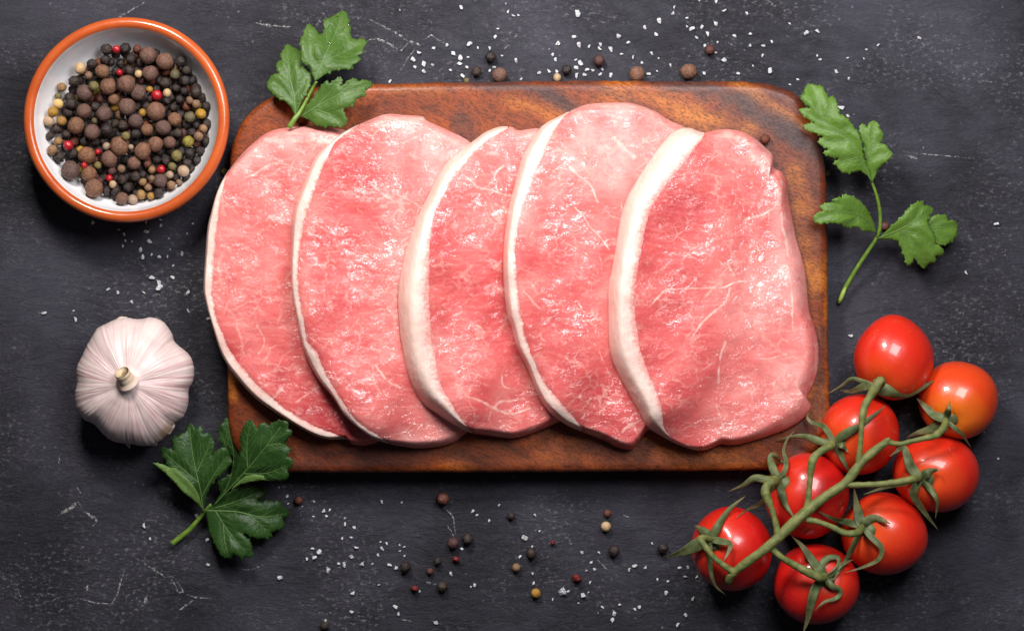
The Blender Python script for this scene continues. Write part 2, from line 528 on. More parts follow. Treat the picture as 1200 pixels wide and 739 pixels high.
# ------------------------------------------------------------------ pork steaks
def lean_material():
    m, nt, b = new_mat('raw_pork_lean')
    co = objco(nt, world_space=True)
    warp = mixc(nt, 0.012, co, noise(nt, co, 90.0, 3, 0.6, out=1))
    warp2 = mixc(nt, 0.004, co, noise(nt, co, 320.0, 3, 0.6, out=1))
    tone = attr(nt, 'tone')
    c = ramp(nt, tone, [(0.0, (0.46, 0.040, 0.048)), (0.35, (0.66, 0.110, 0.108)), (0.62, (0.76, 0.195, 0.180)), (1.0, (0.83, 0.35, 0.32))])
    mott = noise(nt, warp, 130.0, 5, 0.65)
    c = mixc(nt, ramp(nt, mott, [(0.36, (0.35,) * 3), (0.55, (0, 0, 0))]), c, (0.60, 0.080, 0.075))
    fibre = noise(nt, nd(nt, 'ShaderNodeMapping', {'Vector': warp2, 'Scale': (0.28, 1.6, 1.0), 'Rotation': (0, 0, 0.30)}), 420.0, 4, 0.6)
    c = mixc(nt, mth(nt, 'MULTIPLY', ramp(nt, fibre, gray(0.50, 0.70)), 0.30), c, (0.84, 0.36, 0.32))
    c = mixc(nt, mth(nt, 'MULTIPLY', ramp(nt, fibre, [(0.32, (1, 1, 1)), (0.46, (0, 0, 0))]), 0.22), c, (0.55, 0.07, 0.07))
    # fine marbling: thin pale threads along cell borders, broken up
    v1 = nd(nt, 'ShaderNodeTexVoronoi', {'Vector': nd(nt, 'ShaderNodeMapping', {'Vector': warp, 'Scale': (1.0, 1.5, 1.0)}), 'Scale': 95.0}, feature='DISTANCE_TO_EDGE')
    th = mth(nt, 'MULTIPLY', ramp(nt, v1, [(0.0, (1, 1, 1)), (0.07, (0, 0, 0))]), ramp(nt, noise(nt, co, 70.0, 3, 0.6), gray(0.46, 0.62)))
    v2 = nd(nt, 'ShaderNodeTexVoronoi', {'Vector': nd(nt, 'ShaderNodeMapping', {'Vector': warp2, 'Scale': (1.0, 1.9, 1.0)}), 'Scale': 230.0}, feature='DISTANCE_TO_EDGE')
    th2 = mth(nt, 'MULTIPLY', ramp(nt, v2, [(0.0, (1, 1, 1)), (0.12, (0, 0, 0))]), ramp(nt, noise(nt, co, 100.0, 3, 0.6), gray(0.50, 0.66)))
    c = mixc(nt, mth(nt, 'MULTIPLY', th, 0.42), c, (0.88, 0.56, 0.48))
    c = mixc(nt, mth(nt, 'MULTIPLY', th2, 0.30), c, (0.87, 0.50, 0.43))
    fl = attr(nt, 'fat_and_glint')
    fl = ramp(nt, mth(nt, 'ADD', fl, mth(nt, 'MULTIPLY', mth(nt, 'SUBTRACT', noise(nt, co, 420.0, 3, 0.7), 0.5), 1.3)), gray(0.25, 0.95))
    c = mixc(nt, mth(nt, 'MULTIPLY', fl, 0.72), c, (0.90, 0.66, 0.57))
    setin(nt, b.inputs['Base Color'], c)
    b.inputs['Subsurface Weight'].default_value = 0.35
    b.inputs['Subsurface Radius'].default_value = (1.0, 0.35, 0.25)
    b.inputs['Subsurface Scale'].default_value = 0.0022
    b.inputs['Roughness'].default_value = 0.5
    b.inputs['Specular IOR Level'].default_value = 0.3
    f1 = noise(nt, nd(nt, 'ShaderNodeMapping', {'Vector': warp, 'Scale': (1.0, 1.35, 1.0), 'Rotation': (0, 0, 0.3)}), 300.0, 3, 0.6, 0.6)
    setin(nt, b.inputs['Normal'], bump(nt, f1, 0.0003, 0.7))
    # the wet film on top: wrinkled, in patches
    wet = ramp(nt, mth(nt, 'ADD', mth(nt, 'MULTIPLY', noise(nt, co, 30.0, 3, 0.6), 0.55), mth(nt, 'MULTIPLY', noise(nt, warp2, 130.0, 3, 0.6), 0.45)), gray(0.45, 0.58))
    setin(nt, b.inputs['Coat Weight'], mth(nt, 'ADD', mth(nt, 'MULTIPLY', mth(nt, 'MULTIPLY', wet, 0.95), attr(nt, 'wetness')), 0.03))
    b.inputs['Coat Roughness'].default_value = 0.20
    b.inputs['Coat IOR'].default_value = 1.95
    fib = nd(nt, 'ShaderNodeMapping', {'Vector': warp2, 'Scale': (0.8, 1.5, 1.0), 'Rotation': (0, 0, 0.35)})
    g1 = noise(nt, fib, 98.0, 1.0, 0.35, 1.5)
    g2 = noise(nt, fib, 380.0, 1.0, 0.4, 0.8)
    cn = bump(nt, g1, 0.0040, 1.0)
    setin(nt, b.inputs['Coat Normal'], bump(nt, g2, 0.00030, 1.0, cn))
    return m


def fat_material():
    m, nt, b = new_mat('pork_fat')
    co = objco(nt, world_space=True)
    n = noise(nt, co, 120.0, 5, 0.6)
    n2 = noise(nt, nd(nt, 'ShaderNodeMapping', {'Vector': co, 'Scale': (1.8, 0.5, 1)}), 260.0, 4, 0.6)
    c = mixc(nt, ramp(nt, n, gray(0.36, 0.66)), (0.84, 0.58, 0.51), (0.89, 0.70, 0.63))
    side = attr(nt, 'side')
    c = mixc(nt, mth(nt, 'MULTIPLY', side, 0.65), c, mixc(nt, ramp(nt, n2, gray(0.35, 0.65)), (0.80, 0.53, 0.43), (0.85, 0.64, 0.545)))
    fr = noise(nt, nd(nt, 'ShaderNodeMapping', {'Vector': co, 'Scale': (0.7, 1.4, 1)}), 520.0, 4, 0.65)
    fe = mth(nt, 'ADD', attr(nt, 'seam'), mth(nt, 'MULTIPLY', mth(nt, 'SUBTRACT', fr, 0.5), 1.5))
    c = mixc(nt, ramp(nt, fe, gray(0.45, 0.95)), c, (0.79, 0.27, 0.24))
    setin(nt, b.inputs['Base Color'], c)
    b.inputs['Subsurface Weight'].default_value = 0.35
    b.inputs['Subsurface Radius'].default_value = (1.0, 0.6, 0.45)
    b.inputs['Subsurface Scale'].default_value = 0.003
    b.inputs['Roughness'].default_value = 0.36
    b.inputs['Specular IOR Level'].default_value = 0.45
    c = mixc(nt, mth(nt, 'MULTIPLY', ramp(nt, noise(nt, co, 55.0, 4, 0.65), gray(0.50, 0.72)), 0.35), c, (0.83, 0.46, 0.39))
    setin(nt, b.inputs['Base Color'], c)
    n1 = bump(nt, mth(nt, 'ADD', n2, mth(nt, 'MULTIPLY', noise(nt, co, 75.0, 3), 1.5)), 0.0006, 0.7)
    setin(nt, b.inputs['Normal'], bump(nt, noise(nt, co, 700.0, 3), 0.0002, 0.6, n1))
    return m


M_LEAN, M_FAT = lean_material(), fat_material()

STEAKS = [
    dict(outline=[(316, 153), (344, 148), (370, 147.6), (400, 151), (440, 165), (472, 205), (488, 260), (494, 330), (488, 400), (474, 460), (460, 505), (445, 517), (428, 522), (413, 521), (405, 515), (385, 515), (365, 509),
                  (340, 495), (318, 481), (297.6, 466), (277.6, 444), (260, 417.6), (249, 385), (240, 353), (237.5, 336), (239, 305), (242, 268), (246, 250), (253, 226), (263, 205), (280, 182.7), (297, 166)],
         fat=[(268, 193), (262, 222), (257.5, 245), (254, 275), (252, 305), (250, 340), (254, 370), (260, 388), (271, 412), (283, 428), (300, 448), (322, 467.6), (345, 485), (370, 499), (390, 507), (407, 516)], fs=0.42,
         seams_and_glint=[([(360, 435), (348, 437), (338, 442), (328, 453)], 3.2), ([(338, 442), (322, 446), (310, 450)], 2), ([(295, 205), (310, 195), (330, 188)], 2.2), ([(257, 295), (268, 289), (280, 285), (297, 283)], 1.2), ([(293, 268), (303, 257), (311, 250), (322, 262)], 1.3),
                ([(300, 160), (330, 165), (360, 160), (390, 165)], 5), ([(330, 455), (320, 462)], 3), ([(300, 380), (307, 400), (302, 415)], 1.6), ([(270, 330), (283, 345), (296, 352)], 1.2), ([(262, 380), (290, 372), (320, 380)], 1.0),
                ([(345, 470), (370, 455), (395, 445)], 1.4), ([(360, 480), (385, 468), (400, 470)], 1.3)]),
    dict(outline=[(430, 140), (451.6, 132), (473, 133), (494, 134.5), (500.5, 140), (525, 151), (552, 166), (578, 195), (597, 255), (604, 330), (598, 400), (588, 450), (568, 490), (546, 508), (532, 519), (518, 523.5), (503, 525.5), (485, 526),
                  (465, 523), (443, 516.5), (428, 507.7), (405, 487.7), (390, 465), (371, 441), (358, 415), (354, 403), (349, 379), (342.7, 348), (341, 325), (341.5, 295), (342.7, 264), (346.5, 240), (357.7, 210), (369, 186), (381, 173), (405, 153)],
         fat=[(420, 145), (410, 156), (393, 170), (378, 205), (366, 237), (358, 264), (352.5, 300), (352, 335), (354, 352), (359, 380), (363, 400), (372, 410), (380, 428), (390, 447.6), (402, 468), (415, 487.6), (433, 502), (455, 519)], fs=0.45,
         seams_and_glint=[([(370, 296), (395, 295), (425, 296), (440, 300)], 1.1), ([(410, 322), (418, 335), (425, 348), (423, 370), (413, 385)], 1.2), ([(425, 296), (440, 310), (450, 325)], 1.2), ([(420, 230), (436, 236), (452, 244)], 3.0), ([(410, 322), (412, 308), (425, 296)], 1.0),
                ([(425, 348), (445, 350), (462, 356)], 1.0), ([(445, 135), (470, 137), (497, 139)], 5), ([(435, 215), (460, 235), (480, 240)], 2.2), ([(413, 385), (440, 395), (470, 420)], 1.1), ([(413, 385), (395, 398), (385, 410)], 1.0),
                ([(440, 430), (455, 445), (470, 455)], 2.2), ([(400, 440), (420, 460), (450, 465)], 1.2), ([(470, 470), (450, 480), (430, 485)], 1.1), ([(380, 330), (385, 350), (390, 368)], 1.2)]),
    dict(outline=[(569, 153), (585, 147), (600, 147), (608, 151), (635, 149), (668, 160), (700, 190), (720, 250), (725, 330), (715, 400), (695, 450), (672, 485), (650, 497.7), (630, 506.5), (605, 514), (590, 513.5), (572, 511), (550, 507), (532, 497.6),
                  (512.6, 485), (495, 472), (480, 447), (471, 410), (467, 375), (466, 350), (468, 325), (476, 292), (487, 260), (502.6, 227.7), (520, 195), (540, 176), (557, 162)],
         fat=[(596, 150), (582, 158), (565, 170), (548, 190), (533, 208), (520, 232), (510, 253), (505, 283), (504, 312), (504, 335), (504, 355), (506, 393), (510, 412), (517, 447), (530, 472), (541, 490), (553, 506)], fs=0.66,
         seams_and_glint=[([(543, 205), (553, 213), (562, 219), (582, 225), (598, 228)], 2.2), ([(545, 462), (562, 468), (577, 478), (587, 470), (610, 467)], 1.5), ([(577, 478), (572, 490), (576, 500)], 1.2), ([(590, 440), (590, 452), (603, 454)], 1.5), ([(557, 428), (563, 415)], 1.0),
                ([(556, 505), (580, 510), (605, 511), (628, 503)], 2.0), ([(575, 312), (586, 316)], 1.3), ([(568, 337), (575, 345)], 1.2), ([(575, 250), (585, 262), (580, 280)], 1.0), ([(600, 150), (612, 158), (632, 155)], 3), ([(582, 225), (580, 205), (590, 195)], 1.4), ([(577, 478), (600, 485), (620, 480)], 2.0)]),
    dict(outline=[(637.6, 145), (660, 132.5), (682, 122.5), (700, 119), (732, 118), (750, 121), (770, 129), (788, 140), (805, 147.6), (832, 165), (852, 200), (866, 260), (868, 330), (855, 400), (830, 450), (798, 485), (775, 500), (760, 506), (750, 518), (740, 527.5), (725, 525),
                  (707.5, 516.5), (685, 507.7), (663, 497.7), (643, 482), (630, 462), (619, 434), (606, 408), (600, 386), (594, 368), (590, 330), (590, 293), (594, 257), (600, 228), (610, 190), (618, 172), (627, 157)],
         fat=[(668, 130), (658, 140), (640, 175), (625, 210), (616, 236), (610, 253), (605, 280), (604, 312), (608, 348), (612.7, 382), (625, 421), (638, 447), (657, 471), (672, 488), (684, 504)], fs=0.45,
         seams_and_glint=[([(720, 160), (730, 170), (742, 182)], 4.0), ([(675, 245), (692, 267), (712, 292)], 1.4), ([(612, 342), (622, 350), (632, 361)], 1.4), ([(720, 515), (735, 503), (752, 492)], 2.0), ([(745, 500), (750, 515)], 1.5), ([(690, 508), (710, 512), (728, 518)], 5),
                ([(700, 122), (735, 121), (765, 130)], 4), ([(640, 270), (665, 285), (690, 300), (700, 320)], 1.2), ([(680, 390), (700, 410), (715, 440)], 1.2), ([(650, 420), (675, 425), (700, 418)], 1.0), ([(670, 200), (690, 215), (700, 235)], 2.0)]),
    dict(outline=[(807.7, 149), (825, 154), (848, 150), (870, 152), (886, 160), (900, 172), (908.5, 181), (909, 194), (918, 200), (924, 211), (926, 230), (930.5, 253), (935.5, 278), (944, 307), (948, 335), (951, 363), (958, 385), (962, 406), (961.5, 430), (956, 450), (948, 467),
                  (953, 477), (945, 490), (928, 502), (908, 510), (875, 520), (858, 522.5), (846, 521.5), (835, 526.5), (822, 529), (805, 525), (788, 518), (770, 508), (757.6, 499), (747, 480), (730, 450), (717.5, 425), (712.5, 404), (711.5, 370), (711.5, 338), (717, 308), (724, 266), (730, 243), (738, 224), (757, 193), (775, 168), (791, 152)],
         fat=[(828, 155), (818, 168), (800, 192), (780, 216), (767, 235), (759, 252), (753, 277), (745, 320), (741.5, 350), (744.5, 380), (750, 412), (765, 452), (774, 475), (777, 496), (785, 511), (796, 518), (810, 523), (824, 526.5)], fs=0.52,
         seams_and_glint=[([(759, 360), (770, 350), (783, 340), (812, 339), (835, 338), (850, 336), (860, 332), (880, 329)], 2.0), ([(856, 338), (850, 352), (833, 370), (810, 393)], 1.8), ([(835, 338), (825, 353)], 1.3), ([(770, 327), (778, 335), (783, 340)], 1.4), ([(860, 332), (858, 320), (852, 308)], 1.6),
                ([(911, 320), (923, 311), (927, 325), (930, 350), (931, 385)], 1.5), ([(872, 258), (885, 253), (898, 250), (910, 242), (914, 230)], 2.2), ([(852, 155), (866, 163), (880, 172)], 8), ([(878, 172), (893, 190), (906, 205), (915, 222), (914, 240)], 5), ([(900, 182), (912, 200), (920, 215)], 4),
                ([(883, 419), (905, 420), (923, 415)], 1.4), ([(840, 475), (848, 497), (850, 510)], 2.0), ([(812, 339), (816, 325)], 1.2), ([(865, 440), (880, 450), (890, 470)], 1.2), ([(850, 400), (842, 430), (845, 455)], 2.4), ([(960, 405), (961, 430), (955, 450)], 3), ([(790, 290), (810, 300), (825, 296)], 1.0),
                ([(860, 360), (880, 356), (905, 360)], 1.0), ([(862, 375), (885, 378), (915, 374)], 0.9), ([(790, 519), (806, 524), (824, 526), (838, 522)], 2.2), ([(915, 240), (920, 270), (926, 300)], 2.5)]),  # last stroke paints the specular line down the right side as pale colour
]
STEAK_LABELS = ['leftmost raw pork loin steak, overhanging the board beside the bowl of peppercorns',
                'raw pork loin steak second from the left, thin white fat edge',
                'middle raw pork loin steak of the five, broad dull fat edge, narrow pink strip showing',
                'raw pork loin steak second from the right, reaching highest on the board',
                'rightmost raw pork loin steak, on top, whole face showing with branching white seam']

GX = np.arange(-0.185, 0.186, 0.001)
GY = np.arange(-0.095, 0.136, 0.001)
GXX, GYY = np.meshgrid(GX, GY)


def gblur(a, sig):
    r = int(sig * 3) + 1
    k = np.exp(-0.5 * (np.arange(-r, r + 1) / sig) ** 2)
    k /= k.sum()
    p = np.pad(a, r, mode='edge')
    p = np.apply_along_axis(lambda m: np.convolve(m, k, 'valid'), 0, p)
    return np.apply_along_axis(lambda m: np.convolve(m, k, 'valid'), 1, p)


def gsample(a, x, y):
    u = np.clip((np.asarray(x) - GX[0]) / 0.001, 0, len(GX) - 1.001)
    v = np.clip((np.asarray(y) - GY[0]) / 0.001, 0, len(GY) - 1.001)
    i, j = u.astype(int), v.astype(int)
    fu, fv = u - i, v - j
    return a[j, i] * (1 - fu) * (1 - fv) + a[j, i + 1] * fu * (1 - fv) + a[j + 1, i] * (1 - fu) * fv + a[j + 1, i + 1] * fu * fv


def build_steaks():
    H = np.full(GXX.shape, BOARD_T)
    T = 0.0105
    N, M, MF = 560, 96, 18
    n_lo, n_mid, n_fi = Noise2(0.009, 0.006, seed=21), Noise2(0.0032, 0.002, seed=22), Noise2(0.0013, 0.0009, aniso=(1, 0.8), seed=23)
    n_tone, n_tone2 = Noise2(0.011, 0.006, seed=31), Noise2(0.004, 0.003, seed=32)
    n_w = Noise2(0.0012, 0.001, seed=24)
    gp = np.column_stack([GXX.ravel(), GYY.ravel()])
    for si, S in enumerate(STEAKS):
        zr = BOARD_T + (0.006 if si == 0 else 0.012)
        oc = catmull(np.array([P(x, y, zr)[:2] for x, y in S['outline']]), N, closed=True)
        fb = catmull(np.array([P(x, y, zr + 0.004)[:2] for x, y in S['fat']]), 140)
        # drape over what lies below
        mask = inside(gp, oc[::3]).reshape(GXX.shape)
        B = gblur(np.where(mask, H, BOARD_T + 0.0), 12.0)
        for _ in range(10):
            B = B + gblur(np.maximum(np.where(mask, H, 0) - B, 0) * mask, 4.0) * 1.5
        B = np.maximum(gblur(np.maximum(B, np.where(mask, H, 0)), 2.0), np.where(mask, H + 0.0002, 0))
        B = gblur(B, 4.5) + 0.0012
        cen = oc.mean(axis=0)
        # crossing of each outline->centre ray with the fat boundary
        tf = np.zeros(N)
        for i in range(N):
            p, d = oc[i], cen - oc[i]
            a, e = fb[:-1], fb[1:] - fb[:-1]
            den = d[0] * e[:, 1] - d[1] * e[:, 0]
            den = np.where(abs(den) < 1e-15, 1e-15, den)
            w = a - p
            t = (w[:, 0] * e[:, 1] - w[:, 1] * e[:, 0]) / den
            u = (w[:, 0] * d[1] - w[:, 1] * d[0]) / den
            ok = (u >= 0) & (u <= 1) & (t > 0) & (t < 0.75)
            if ok.any():
                tf[i] = t[ok].min()
        ray = np.linalg.norm(cen - oc, axis=1)
        arc = tf > 0
        k = np.ones(5) / 5
        tf = np.convolve(np.concatenate([tf[-2:], tf, tf[:2]]), k, 'valid') * arc
        jag = n_w(oc[:, 0] * 1.0, oc[:, 1] + si * 0.03)
        tf = np.where(arc, np.maximum(tf + (jag * 0.0003 + RNG.normal(0, 0.00012, N)) / ray, 0.012), 0)
        # side width
        lean_r = np.full(N, 0.0042)
        if si == 4:
            rt = np.clip((oc[:, 0] - P(880, 0, zr).x) / 0.02, 0, 1)
            lean_r = lean_r + 0.0050 * rt
        rs = np.where(arc, np.maximum(S['fs'] * tf * ray, 0.0016), lean_r)
        kk = np.hanning(41)
        kk /= kk.sum()
        rs = np.convolve(np.concatenate([rs[-20:], rs, rs[:20]]), kk, 'valid')
        B0 = B
        xm, xr = cen[0], oc[:, 0].max()
        thin = 0.0 if si == 4 else 0.72

        def surf(idx, fr):
            x = oc[idx, 0] + (cen[0] - oc[idx, 0]) * fr
            y = oc[idx, 1] + (cen[1] - oc[idx, 1]) * fr
            d = fr * ray[idx] / rs[idx]
            g = np.clip(d, 0, 1)
            g = np.sin(g * math.pi / 2) ** 0.85
            top = np.minimum(1.0, d)
            crown = 0.0006 * np.clip((d - 1) / 2, 0, 1)
            base = gsample(B0, x, y)
            Tx = T * (1 - thin * np.clip((x - xm) / (xr - xm), 0, 1) ** 1.3)
            z = base + Tx * (0.10 + 0.90 * g) + crown
            z = z + top * (0.0009 * n_lo(x + si * .05, y) + 0.00042 * n_mid(x, y + si * .04)) + 0.00009 * top * n_fi(x, y + si * .03)
            return x, y, z, base, d
        I = np.arange(N)
        # lean: rings from the boundary to the centre, a wall and an underside
        rj = np.linspace(0, 1, M + 1)[:-1] ** 1.25
        X, Y, Z, Dn = [], [], [], []
        for r in rj:
            x, y, z, b_, d = surf(I, tf + (1 - tf) * r)
            X.append(x); Y.append(y); Z.append(z); Dn.append(d)
        x0, y0, z0, b0, _ = surf(I, tf + 0.004)
        under = []
        for r in (0.006, 0.25, 0.5, 0.75):
            x, y, z, b_, d = surf(I, tf + (1 - tf) * r)
            under.append(np.column_stack([x, y, b_]))
        top = np.column_stack([np.concatenate(X), np.concatenate(Y), np.concatenate(Z)])
        xc, yc, zc, bc, _ = surf(np.array([0]), np.array([1.0]))
        V = np.vstack([top, [[xc[0], yc[0], zc[0]]]] + under + [[[xc[0], yc[0], bc[0]]]])
        F = []
        for j in range(M - 1):
            for i in range(N):
                q = (i + 1) % N
                F.append((j * N + i, j * N + q, (j + 1) * N + q, (j + 1) * N + i))
        ci = M * N
        for i in range(N):
            F.append(((M - 1) * N + i, (M - 1) * N + (i + 1) % N, ci))
        ub = M * N + 1
        for i in range(N):
            q = (i + 1) % N
            F.append((q, i, ub + i, ub + q))
            for j in range(3):
                F.append((ub + j * N + q, ub + j * N + i, ub + (j + 1) * N + i, ub + (j + 1) * N + q))
            F.append((ub + 3 * N + q, ub + 3 * N + i, ub + 4 * N))
        xy = V[:, :2]
        # colour fields: pale strokes for fat and one painted highlight, tone of the muscle
        fat_and_glint = np.zeros(len(V))
        wob = np.column_stack([n_mid(xy[:, 0] + .1, xy[:, 1]), n_mid(xy[:, 0], xy[:, 1] + .1)]) * 0.0007
        seams_and_glint = list(S['seams_and_glint'])
        rr = random.Random(50 + si)
        for _ in range(34):   # faint short threads
            i = rr.randrange(N)
            f = rr.uniform(0.12, 0.9)
            p = oc[i] + (cen - oc[i]) * f
            pxp = np.array([p[0] / MPP * 1.025 + 600, 369.5 - p[1] / MPP * 1.025])
            a = rr.uniform(-0.6, 0.6) + (math.pi / 2 if rr.random() < 0.25 else 0)
            pts = [tuple(pxp)]
            for _k in range(3):
                a += rr.uniform(-0.7, 0.7)
                L = rr.uniform(4, 10)
                pxp = pxp + L * np.array([math.cos(a), math.sin(a)])
                pts.append(tuple(pxp))
            seams_and_glint.append((pts, rr.uniform(0.6, 1.1)))
        for pts, wd in seams_and_glint:
            q = catmull(np.array([P(x, y, BOARD_T + 0.018)[:2] for x, y in pts]), 22)
            lo, hi = q.min(0) - 0.008, q.max(0) + 0.008
            near = np.where(((xy > lo) & (xy < hi)).all(1))[0]
            if len(near):
                d = seg_dist(xy[near] + wob[near], q) / MPP
                fat_and_glint[near] = np.maximum(fat_and_glint[near], np.exp(-(d / (wd * (0.75 if wd < 2.8 else 1.0))) ** 2) * (0.62 if (wd > 2.8 or wd < 1.35) else 0.9) * np.clip(0.85 + 0.5 * n_fi(xy[near, 0] + .03, xy[near, 1]), 0.3, 1))
        nt_ = len(top)
        edge = np.zeros(len(V))
        edge[:nt_] = np.clip(1 - np.concatenate(Dn) / 2.2, 0, 1) * np.tile(np.where(arc, 0, 1), M)
        tone = 0.55 + 0.25 * n_tone(xy[:, 0] + si * .07, xy[:, 1]) + 0.17 * n_tone2(xy[:, 0], xy[:, 1] + si * .05) + 0.30 * edge
        # local colour of the muscles themselves
        def blob(px, py, r, a):
            c = np.array(P(px, py, BOARD_T + 0.018)[:2])
            return a * np.exp(-((np.hypot(*(xy - c).T) / MPP) / r) ** 2)
        for (px_, py_, r_, a_) in [[(370, 480, 55, -0.45), (400, 500, 30, -0.35), (300, 190, 30, 0.15)], [(430, 170, 35, -0.35), (400, 220, 25, -0.2), (500, 170, 40, 0.2), (420, 430, 60, 0.1)],
                                   [(590, 400, 45, -0.5), (585, 300, 30, -0.4), (525, 330, 18, -0.25), (590, 490, 35, 0.15)], [(690, 150, 30, -0.1), (740, 150, 60, 0.28), (690, 180, 60, 0.2), (730, 480, 40, -0.1)],
                                   [(795, 240, 30, -0.4), (790, 360, 40, -0.4), (770, 390, 30, -0.25), (915, 320, 45, 0.32), (900, 440, 50, 0.25), (875, 190, 30, 0.2), (830, 500, 40, 0.15)]][si]:
            tone += blob(px_, py_, r_, a_ * (0.6 if a_ < 0 else 1))
        st = empty('pork_steak', (cen[0], cen[1], BOARD_T))
        tag(st, STEAK_LABELS[si], 'pork steak', 'five pork loin steaks fanned out on the cutting board')
        mesh_obj('lean_meat', V, F, M_LEAN, st, attrs={'fat_and_glint': fat_and_glint, 'tone': np.clip(tone, 0, 1), 'wetness': np.clip([0.55, 0.80, 1.0, 1.0, 1.0][si] + 0.25 * n_lo(xy[:, 0] + .02, xy[:, 1] + si * .06), 0.2, 1)})
        # fat edge
        run = np.where(arc)[0]
        gaps = np.where(np.diff(run) > 1)[0]
        if len(gaps):
            g = gaps[np.argmax(np.diff(run)[gaps])]
            run = np.concatenate([run[g + 1:], run[:g + 1]])
        K = len(run)
        V, side, seam = [], [], []
        us = np.concatenate([np.linspace(0, S['fs'], MF // 2, endpoint=False), np.linspace(S['fs'], 1, MF - MF // 2)])
        for u in us:
            x, y, z, b_, d = surf(run, tf[run] * u)
            z = z + 0.00035 * math.sin(u * math.pi)
            V.append(np.column_stack([x, y, z]))
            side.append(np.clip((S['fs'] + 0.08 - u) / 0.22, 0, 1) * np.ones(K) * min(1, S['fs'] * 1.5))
            seam.append(np.full(K, max(0, (u - 0.55) / 0.45) * 0.92))
        for u in (0.05, 1.0):
            x, y, z, b_, d = surf(run, tf[run] * u)
            V.append(np.column_stack([x, y, b_]))
            side.append(np.ones(K)); seam.append(np.zeros(K))
        R = len(V)
        F = []
        for j in range(R - 1):
            a = j
            b2 = j + 1
            if j == MF - 1:
                continue
            for i in range(K - 1):
                F.append((a * K + i, a * K + i + 1, b2 * K + i + 1, b2 * K + i))
        for i in range(K - 1):
            F.append((i + 1, i, MF * K + i, MF * K + i + 1))
        o = mesh_obj('fat_edge', np.vstack(V), F, M_FAT, st, attrs={'side': np.concatenate(side), 'seam': np.concatenate(seam)})
        o['label'] = 'creamy white band of fat along the left edge'
        # new height field for the next steak
        d = np.full(GXX.shape, 0.0)
        dd = seg_dist(gp[mask.ravel()], np.vstack([oc[::6], oc[:1]]))
        d[mask] = dd
        Tg = T * (1 - thin * np.clip((GXX - xm) / (xr - xm), 0, 1) ** 1.3)
        topf = B + Tg * np.clip(0.1 + 0.9 * np.sin(np.clip(d / 0.005, 0, 1) * math.pi / 2), 0, 1) + 0.0014
        H = np.where(mask, np.maximum(topf, H), H)


build_steaks()


# ------------------------------------------------------------------ bowl of peppercorns
def glaze_material(name, col, rough, var_col, speck=False):
    m, nt, b = new_mat(name)
    co = objco(nt)
    n = noise(nt, co, 60.0, 5, 0.6)
    c = mixc(nt, ramp(nt, n, gray(0.4, 0.75)), col, var_col)
    if speck:
        v = nd(nt, 'ShaderNodeTexVoronoi', {'Vector': co, 'Scale': 62.0, 'Randomness': 1.0})
        s_ = mth(nt, 'MULTIPLY', ramp(nt, v, [(0.0, (1, 1, 1)), (0.075, (1, 1, 1)), (0.11, (0, 0, 0))]), ramp(nt, noise(nt, co, 38.0, 1), gray(0.58, 0.60)))
        c = mixc(nt, s_, c, (0.30, 0.07, 0.03))
    setin(nt, b.inputs['Base Color'], c)
    b.inputs['Roughness'].default_value = rough
    b.inputs['Coat Weight'].default_value = 0.6
    b.inputs['Coat Roughness'].default_value = 0.06
    setin(nt, b.inputs['Normal'], bump(nt, noise(nt, co, 140.0, 3), 0.0005, 0.5))
    return m


M_TERRA = glaze_material('terracotta_glaze', (0.56, 0.105, 0.022), 0.28, (0.44, 0.070, 0.014))
M_WHITE = glaze_material('white_glaze', (0.92, 0.90, 0.92), 0.25, (0.87, 0.84, 0.86), speck=True)

RIM_Z = 0.030
BOWL_C = P(147.5, 140, RIM_Z)
BOWL_R = 120.5 * MPP * (CAM_H - RIM_Z) / CAM_H
INNER = [(0.0, 0.0085), (0.012, 0.0086), (0.024, 0.0092), (0.032, 0.0112), (0.0362, 0.0150), (0.0388, 0.0198), (0.0406, 0.0245), (0.0415, 0.0280), (0.0419, RIM_Z - 0.0008)]


def lathe(prof, cx, cy, n=120, wob=0.0):
    V, F = [], []
    for r, z in prof:
        for i in range(n):
            a = 2 * math.pi * i / n
            rr = r * (1 + wob * math.sin(2 * a + 0.6) + wob * 0.5 * math.sin(3 * a))
            V.append((cx + rr * math.cos(a), cy + rr * math.sin(a), z))
    for j in range(len(prof) - 1):
        for i in range(n):
            k = (i + 1) % n
            F.append((j * n + i, j * n + k, (j + 1) * n + k, (j + 1) * n + i))
    return V, F


bowl = empty('ceramic_bowl', (BOWL_C.x, BOWL_C.y, 0))
tag(bowl, 'round terracotta bowl with white glazed inside and glossy orange rim, full of peppercorns', 'bowl')
k_ = BOWL_R / 0.0468
pin = catmull(np.array(INNER), 40)
V, F = lathe([(max(r, 0.0002) * k_, z) for r, z in pin], BOWL_C.x, BOWL_C.y, wob=0.004)
mesh_obj('inner_glaze', V, F, M_WHITE, bowl)
po = catmull(np.array([(0.0419, RIM_Z - 0.0008), (0.0428, RIM_Z + 0.0004), (0.0442, RIM_Z + 0.0008), (0.0458, RIM_Z + 0.0002), (0.0467, RIM_Z - 0.0012), (0.0468, RIM_Z - 0.003), (0.0455, 0.024), (0.040, 0.012), (0.032, 0.004), (0.029, 0.0006), (0.027, 0.0), (0.0002, 0.0005)]), 60)
V, F = lathe([(max(r, 0.0002) * k_, z) for r, z in po], BOWL_C.x, BOWL_C.y, wob=0.004)
mesh_obj('outer_wall', V, F, M_TERRA, bowl)


def bowl_floor(rad):
    return np.interp(rad / k_, [p[0] for p in INNER] + [0.06], [p[1] for p in INNER] + [0.2])


